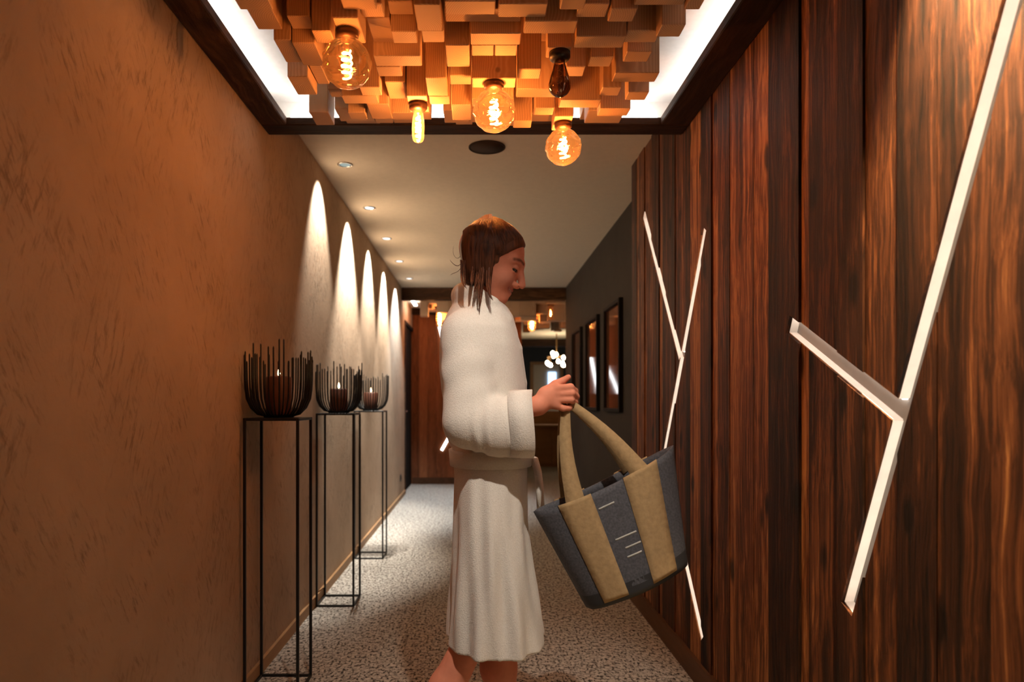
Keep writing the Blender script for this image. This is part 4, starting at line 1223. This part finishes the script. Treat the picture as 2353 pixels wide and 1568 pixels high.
for k in range(420):
    s_ = -1 if hr.random() < 0.72 else 1
    u = hr.random()
    # from the tie at the crown, over the shell, down to uneven ends
    x1 = 1066 + 76 * u; ln = 640 + 46 * u + hr.uniform(-18, 22)
    l1 = s_ * (0.030 + 0.052 * math.sqrt(max(0, 1 - ((x1 - 1112) / 56) ** 2)) + hr.uniform(0, 0.004))
    pts = [surf_pt(1122 + hr.uniform(-5, 5), 500 + hr.uniform(0, 6), s_ * 0.008),
           surf_pt((1118 * 0.6 + x1 * 0.4), 518, s_ * 0.030 + l1 * 0.25), surf_pt(1116 * 0.25 + x1 * 0.75, 545, l1 * 0.82),
           surf_pt(x1, 585, l1), surf_pt(x1 + hr.uniform(-2, 2), 630, l1 * 0.98), surf_pt(x1 + hr.uniform(-3, 5), ln, l1 * 0.9 + hr.uniform(-.004, .004))]
    v, f = tube_vf(pts, [0.0012, 0.0020, 0.0026, 0.0026, 0.0022, 0.0004], 5); n0 = len(Vs); Vs += v; Fs += [tuple(i + n0 for i in q) for q in f]
for k in range(150):   # front section combed back from the hairline to the tie
    u = hr.random(); s_ = -1 if hr.random() < 0.7 else 1
    a = pw(1149 + 56 * u, 601 - 30 * u, DH) + lat * s_ * (0.080 - 0.055 * u ** 1.5)
    mid = pw(1140 + 36 * u, 556 - 20 * u, DH) + lat * s_ * (0.082 - 0.05 * u)
    e4 = pw(1124, 501, DH) + lat * s_ * 0.01
    pts = [on_hair(q, 0.001) for q in (a, a * .6 + mid * .4, mid, mid * .55 + e4 * .45, mid * .25 + e4 * .75, e4)]
    v, f = tube_vf(pts, [0.0006, 0.0018, 0.0022, 0.0022, 0.0018, 0.001], 5)
    n0 = len(Vs); Vs += v; Fs += [tuple(i + n0 for i in q) for q in f]
for k in range(26):   # bright lock where the tied-back hair falls over the side
    o_ = hr.uniform(-5, 5); s_ = -1 if k < 18 else 1
    pts = [on_hair(pw(px + o_ * q_, py, DH) + lat * s_ * l_, 0.003 + 0.002 * hr.random()) for px, py, l_, q_ in ((1128, 503, .012, .5), (1133, 522, .05, .6), (1129, 548, .075, .8), (1125, 580, .085, 1), (1125, 615, .085, 1), (1128, 652, .08, 1), (1131, 684, .075, .8))]
    v, f = tube_vf(pts, [0.001, 0.0022, 0.0026, 0.0026, 0.0024, 0.0018, 0.0004], 5); n0 = len(Vs); Vs += v; Fs += [tuple(i + n0 for i in q) for q in f]
for (xa, ya, xc, yc, xe, ye, w) in ((1122, 640, 1120, 680, 1124, 720, .006), (1130, 650, 1132, 690, 1152, 707, .005), (1116, 640, 1116, 670, 1122, 706, .006), (1134, 645, 1137, 685, 1148, 703, .004),
                                    (1072, 640, 1076, 668, 1096, 682, .004), (1078, 640, 1084, 664, 1092, 676, .004), (1066, 630, 1056, 622, 1047, 610, .0018), (1066, 640, 1054, 638, 1048, 644, .0016),
                                    (1064, 615, 1048, 600, 1056, 578, .0010), (1110, 650, 1108, 672, 1112, 690, .006), (1098, 645, 1100, 662, 1106, 676, .006)):
    for q in range(7):
        j = [hr.uniform(-3, 3) * w / 0.005 for _ in range(6)]; l_ = -0.070 + hr.uniform(-0.012, 0.010)
        if w < 0.003 and q > 1: break
        cs = [np.array(q_) for q_ in (pw(xa + j[0], ya - 30, DH) + lat * l_ if w > 0.003 else pw(xa + 6, ya - 14, DH) + lat * l_, pw(xa + j[1], ya, DH) + lat * l_, pw(xc + j[2], yc, DH) + lat * (l_ - (0.05 if ye > 670 else 0.002)), pw(xe + j[3] * .5, ye + j[4], DH) + lat * (l_ - (0.080 if ye > 670 else 0.002)))]
        pts = [(1 - t) ** 3 * cs[0] + 3 * t * (1 - t) ** 2 * cs[1] + 3 * t * t * (1 - t) * cs[2] + t ** 3 * cs[3] for t in np.linspace(0, 1, 9)]
        v, f = tube_vf(pts, [w * (.4 + .1 * math.sin(math.pi * t)) * max(0.08, 1 - t ** 3) for t in np.linspace(0, 1, 9)], 5)
        n0 = len(Vs); Vs += v; Fs += [tuple(i + n0 for i in q2) for q2 in f]
mesh_obj('hair_strands', Vs, Fs, M['hair'], person, PO, True)

# ------------------------------------------------------------------ tote bag
m, nt, b = new_mat('charcoal_canvas'); M['canvas'] = m
b.inputs['Roughness'].default_value = 0.8
v_ = coords(nt); n1 = N(nt, 'ShaderNodeTexNoise', i_Scale=180.0, i_Detail=2.0); nt.links.new(v_, n1.inputs['Vector'])
rc_ = ramp(nt, [(0.3, (0.045, 0.046, 0.056)), (0.7, (0.085, 0.086, 0.10))], n1.outputs[0]); nt.links.new(rc_.outputs[0], b.inputs['Base Color']); bump(nt, b, n1.outputs[0], 0.3, 0.002)
M['canvas_base'] = simple('black_bag_base', (0.02, 0.021, 0.024), 0.6)
M['strap'] = simple('tan_webbing', (0.36, 0.245, 0.125), 0.85, noise=0.12, nscale=90, bumpy=0.3)
M['bag_line'] = simple('pale_woven_line', (0.42, 0.42, 0.40), 0.7)
DB = 1.845
bo = P(1318, 944, DB - 0.02)
bag = empty('tote_bag', P(1460, 1338, DB)); tag(bag, 'charcoal canvas tote bag with tan webbing straps swinging from the hand', 'bag')
BO = tuple(bag.location)
TL, TR_, BR, BL = (1228, 1176), (1546, 1024), (1576, 1284), (1346, 1390)
def bp(u, vv, dd):      # u across, v down, dd depth offset
    x = (TL[0] * (1 - u) + TR_[0] * u) * (1 - vv) + (BL[0] * (1 - u) + BR[0] * u) * vv
    y = (TL[1] * (1 - u) + TR_[1] * u) * (1 - vv) + (BL[1] * (1 - u) + BR[1] * u) * vv
    return P(x, y, DB) + Vector((0, dd, 0))
def half(u, vv): 
    e_ = max(0.0, 1 - abs(2 * u - 1) ** 2.6) ** 0.5
    return e_ * (0.055 + 0.030 * vv)
def bag_vf(v0, v1, nv, grow=0.0, nu=28, close=False):
    V, F = [], []
    ring = [(k / nu, -1) for k in range(nu + 1)] + [(k / nu, 1) for k in range(nu - 1, 0, -1)]
    m_ = len(ring)
    for j in range(nv + 1):
        vv = v0 + (v1 - v0) * j / nv
        for (u, s_) in ring:
            uu = 0.5 + (u - 0.5) * (1 + grow * 6)
            sag = 0.05 * math.sin(math.pi * u) * (1 - vv) ** 3
            rip = 0.006 * math.sin(u * 11 + 3 * vv + s_) * (1 - 0.5 * vv)
            V.append(bp(uu, vv + sag, s_ * (half(u, vv) + grow) + rip * s_))
    for j in range(nv):
        for k in range(m_):
            a, bq = j * m_ + k, j * m_ + (k + 1) % m_; F.append((a, bq, bq + m_, a + m_))
    if close: F.append(tuple(nv * m_ + k for k in range(m_)))
    return V, F
v, f = bag_vf(0, 1, 14, close=True); mesh_obj('bag_body', v, f, M['canvas'], bag, BO, True).modifiers.new('thickness', 'SOLIDIFY').thickness = 0.003
v, f = bag_vf(0.88, 1.015, 3, grow=0.003, close=True); mesh_obj('bag_base', v, f, M['canvas_base'], bag, BO, True)
def band(u0, u1, side, nv=26):
    V, F = [], []
    for j in range(nv + 1):
        vv = -0.01 + 0.99 * j / nv
        for k in range(5):
            u = u0 + (u1 - u0) * k / 4
            sag = 0.05 * math.sin(math.pi * u) * (1 - max(vv, 0)) ** 3
            rip = 0.006 * math.sin(u * 11 + 3 * vv + side) * (1 - 0.5 * vv)
            rib = 0.0012 * math.sin(j * math.pi)
            V.append(bp(u, vv + sag, side * (half(u, vv) + 0.0045 + (0.0022 if j % 2 else 0.0)) + rip * side))
    for j in range(nv):
        for k in range(4): a = j * 5 + k; F.append((a, a + 1, a + 6, a + 5))
    return V, F
UB = ((0.15, 0.37), (0.60, 0.84))
hand = P(1300, 917, DHd + 0.022)
for side in (-1, 1):
    ends = []
    for (u0, u1) in UB:
        v, f = band(u0, u1, side); o = mesh_obj('strap_band', v, f, M['strap'], bag, BO, True)
        md = o.modifiers.new('thickness', 'SOLIDIFY'); md.thickness = 0.003; md.offset = 0
        um = (u0 + u1) / 2; ends.append(bp(um, 0.02 + 0.05 * math.sin(math.pi * um), side * (half(um, 0) + 0.006)))
    a, bq = ends; hd = hand + Vector((0, 0.006 * side + 0.002, -0.004))
    pts = []
    for t in np.linspace(0, 1, 9):
        q = a.lerp(hd, float(t)); q += Vector((-0.012, 0, 0)) * math.sin(math.pi * t); pts.append(q)
    pts[-1] = hd + Vector((-0.014, 0, 0))
    pts += [hd + Vector((0, 0, 0.006)), hd + Vector((0.013, 0, -0.002))]
    for t in np.linspace(0.08, 1, 9): pts.append(hd.lerp(bq, float(t)) + Vector((0.010, 0, 0.006)) * math.sin(math.pi * t))
    ws = [0.052 - 0.034 * max(0, 1 - abs(i - (len(pts) - 1) / 2) / ((len(pts) - 1) / 2)) ** 0.8 for i in range(len(pts))]
    V, F = [], []
    for i, p in enumerate(pts):
        tg = (pts[min(i + 1, len(pts) - 1)] - pts[max(i - 1, 0)]).normalized(); nv_ = Vector((0, 1, 0)); nv_ = (nv_ - tg * nv_.dot(tg)).normalized(); wv = tg.cross(nv_)
        for aa, bb in ((-1, -1), (1, -1), (1, 1), (-1, 1)): V.append(p + wv * (aa * ws[i] / 2) + nv_ * (bb * 0.0022))
    for i in range(len(pts) - 1):
        for k in range(4): q0 = i * 4 + k; q1 = i * 4 + (k + 1) % 4; F.append((q0, q1, q1 + 4, q0 + 4))
    mesh_obj('handle', V, F, M['strap'], bag, BO, True)
for (u0, u1, vv) in ((0.385, 0.50, 0.17), (0.42, 0.585, 0.50), (0.47, 0.595, 0.60), (0.46, 0.58, 0.68)):
    pts = []
    for k in range(9):
        u = u0 + (u1 - u0) * k / 8
        rip = 0.006 * math.sin(u * 11 + 3 * vv - 1) * (1 - 0.5 * vv)
        pts.append(bp(u, vv + 0.05 * math.sin(math.pi * u) * (1 - vv) ** 3, -(half(u, vv) + 0.0025) - rip))
    v, f = tube_vf(pts, 0.0028, 5); mesh_obj('woven_line', v, f, M['bag_line'], bag, BO, True)
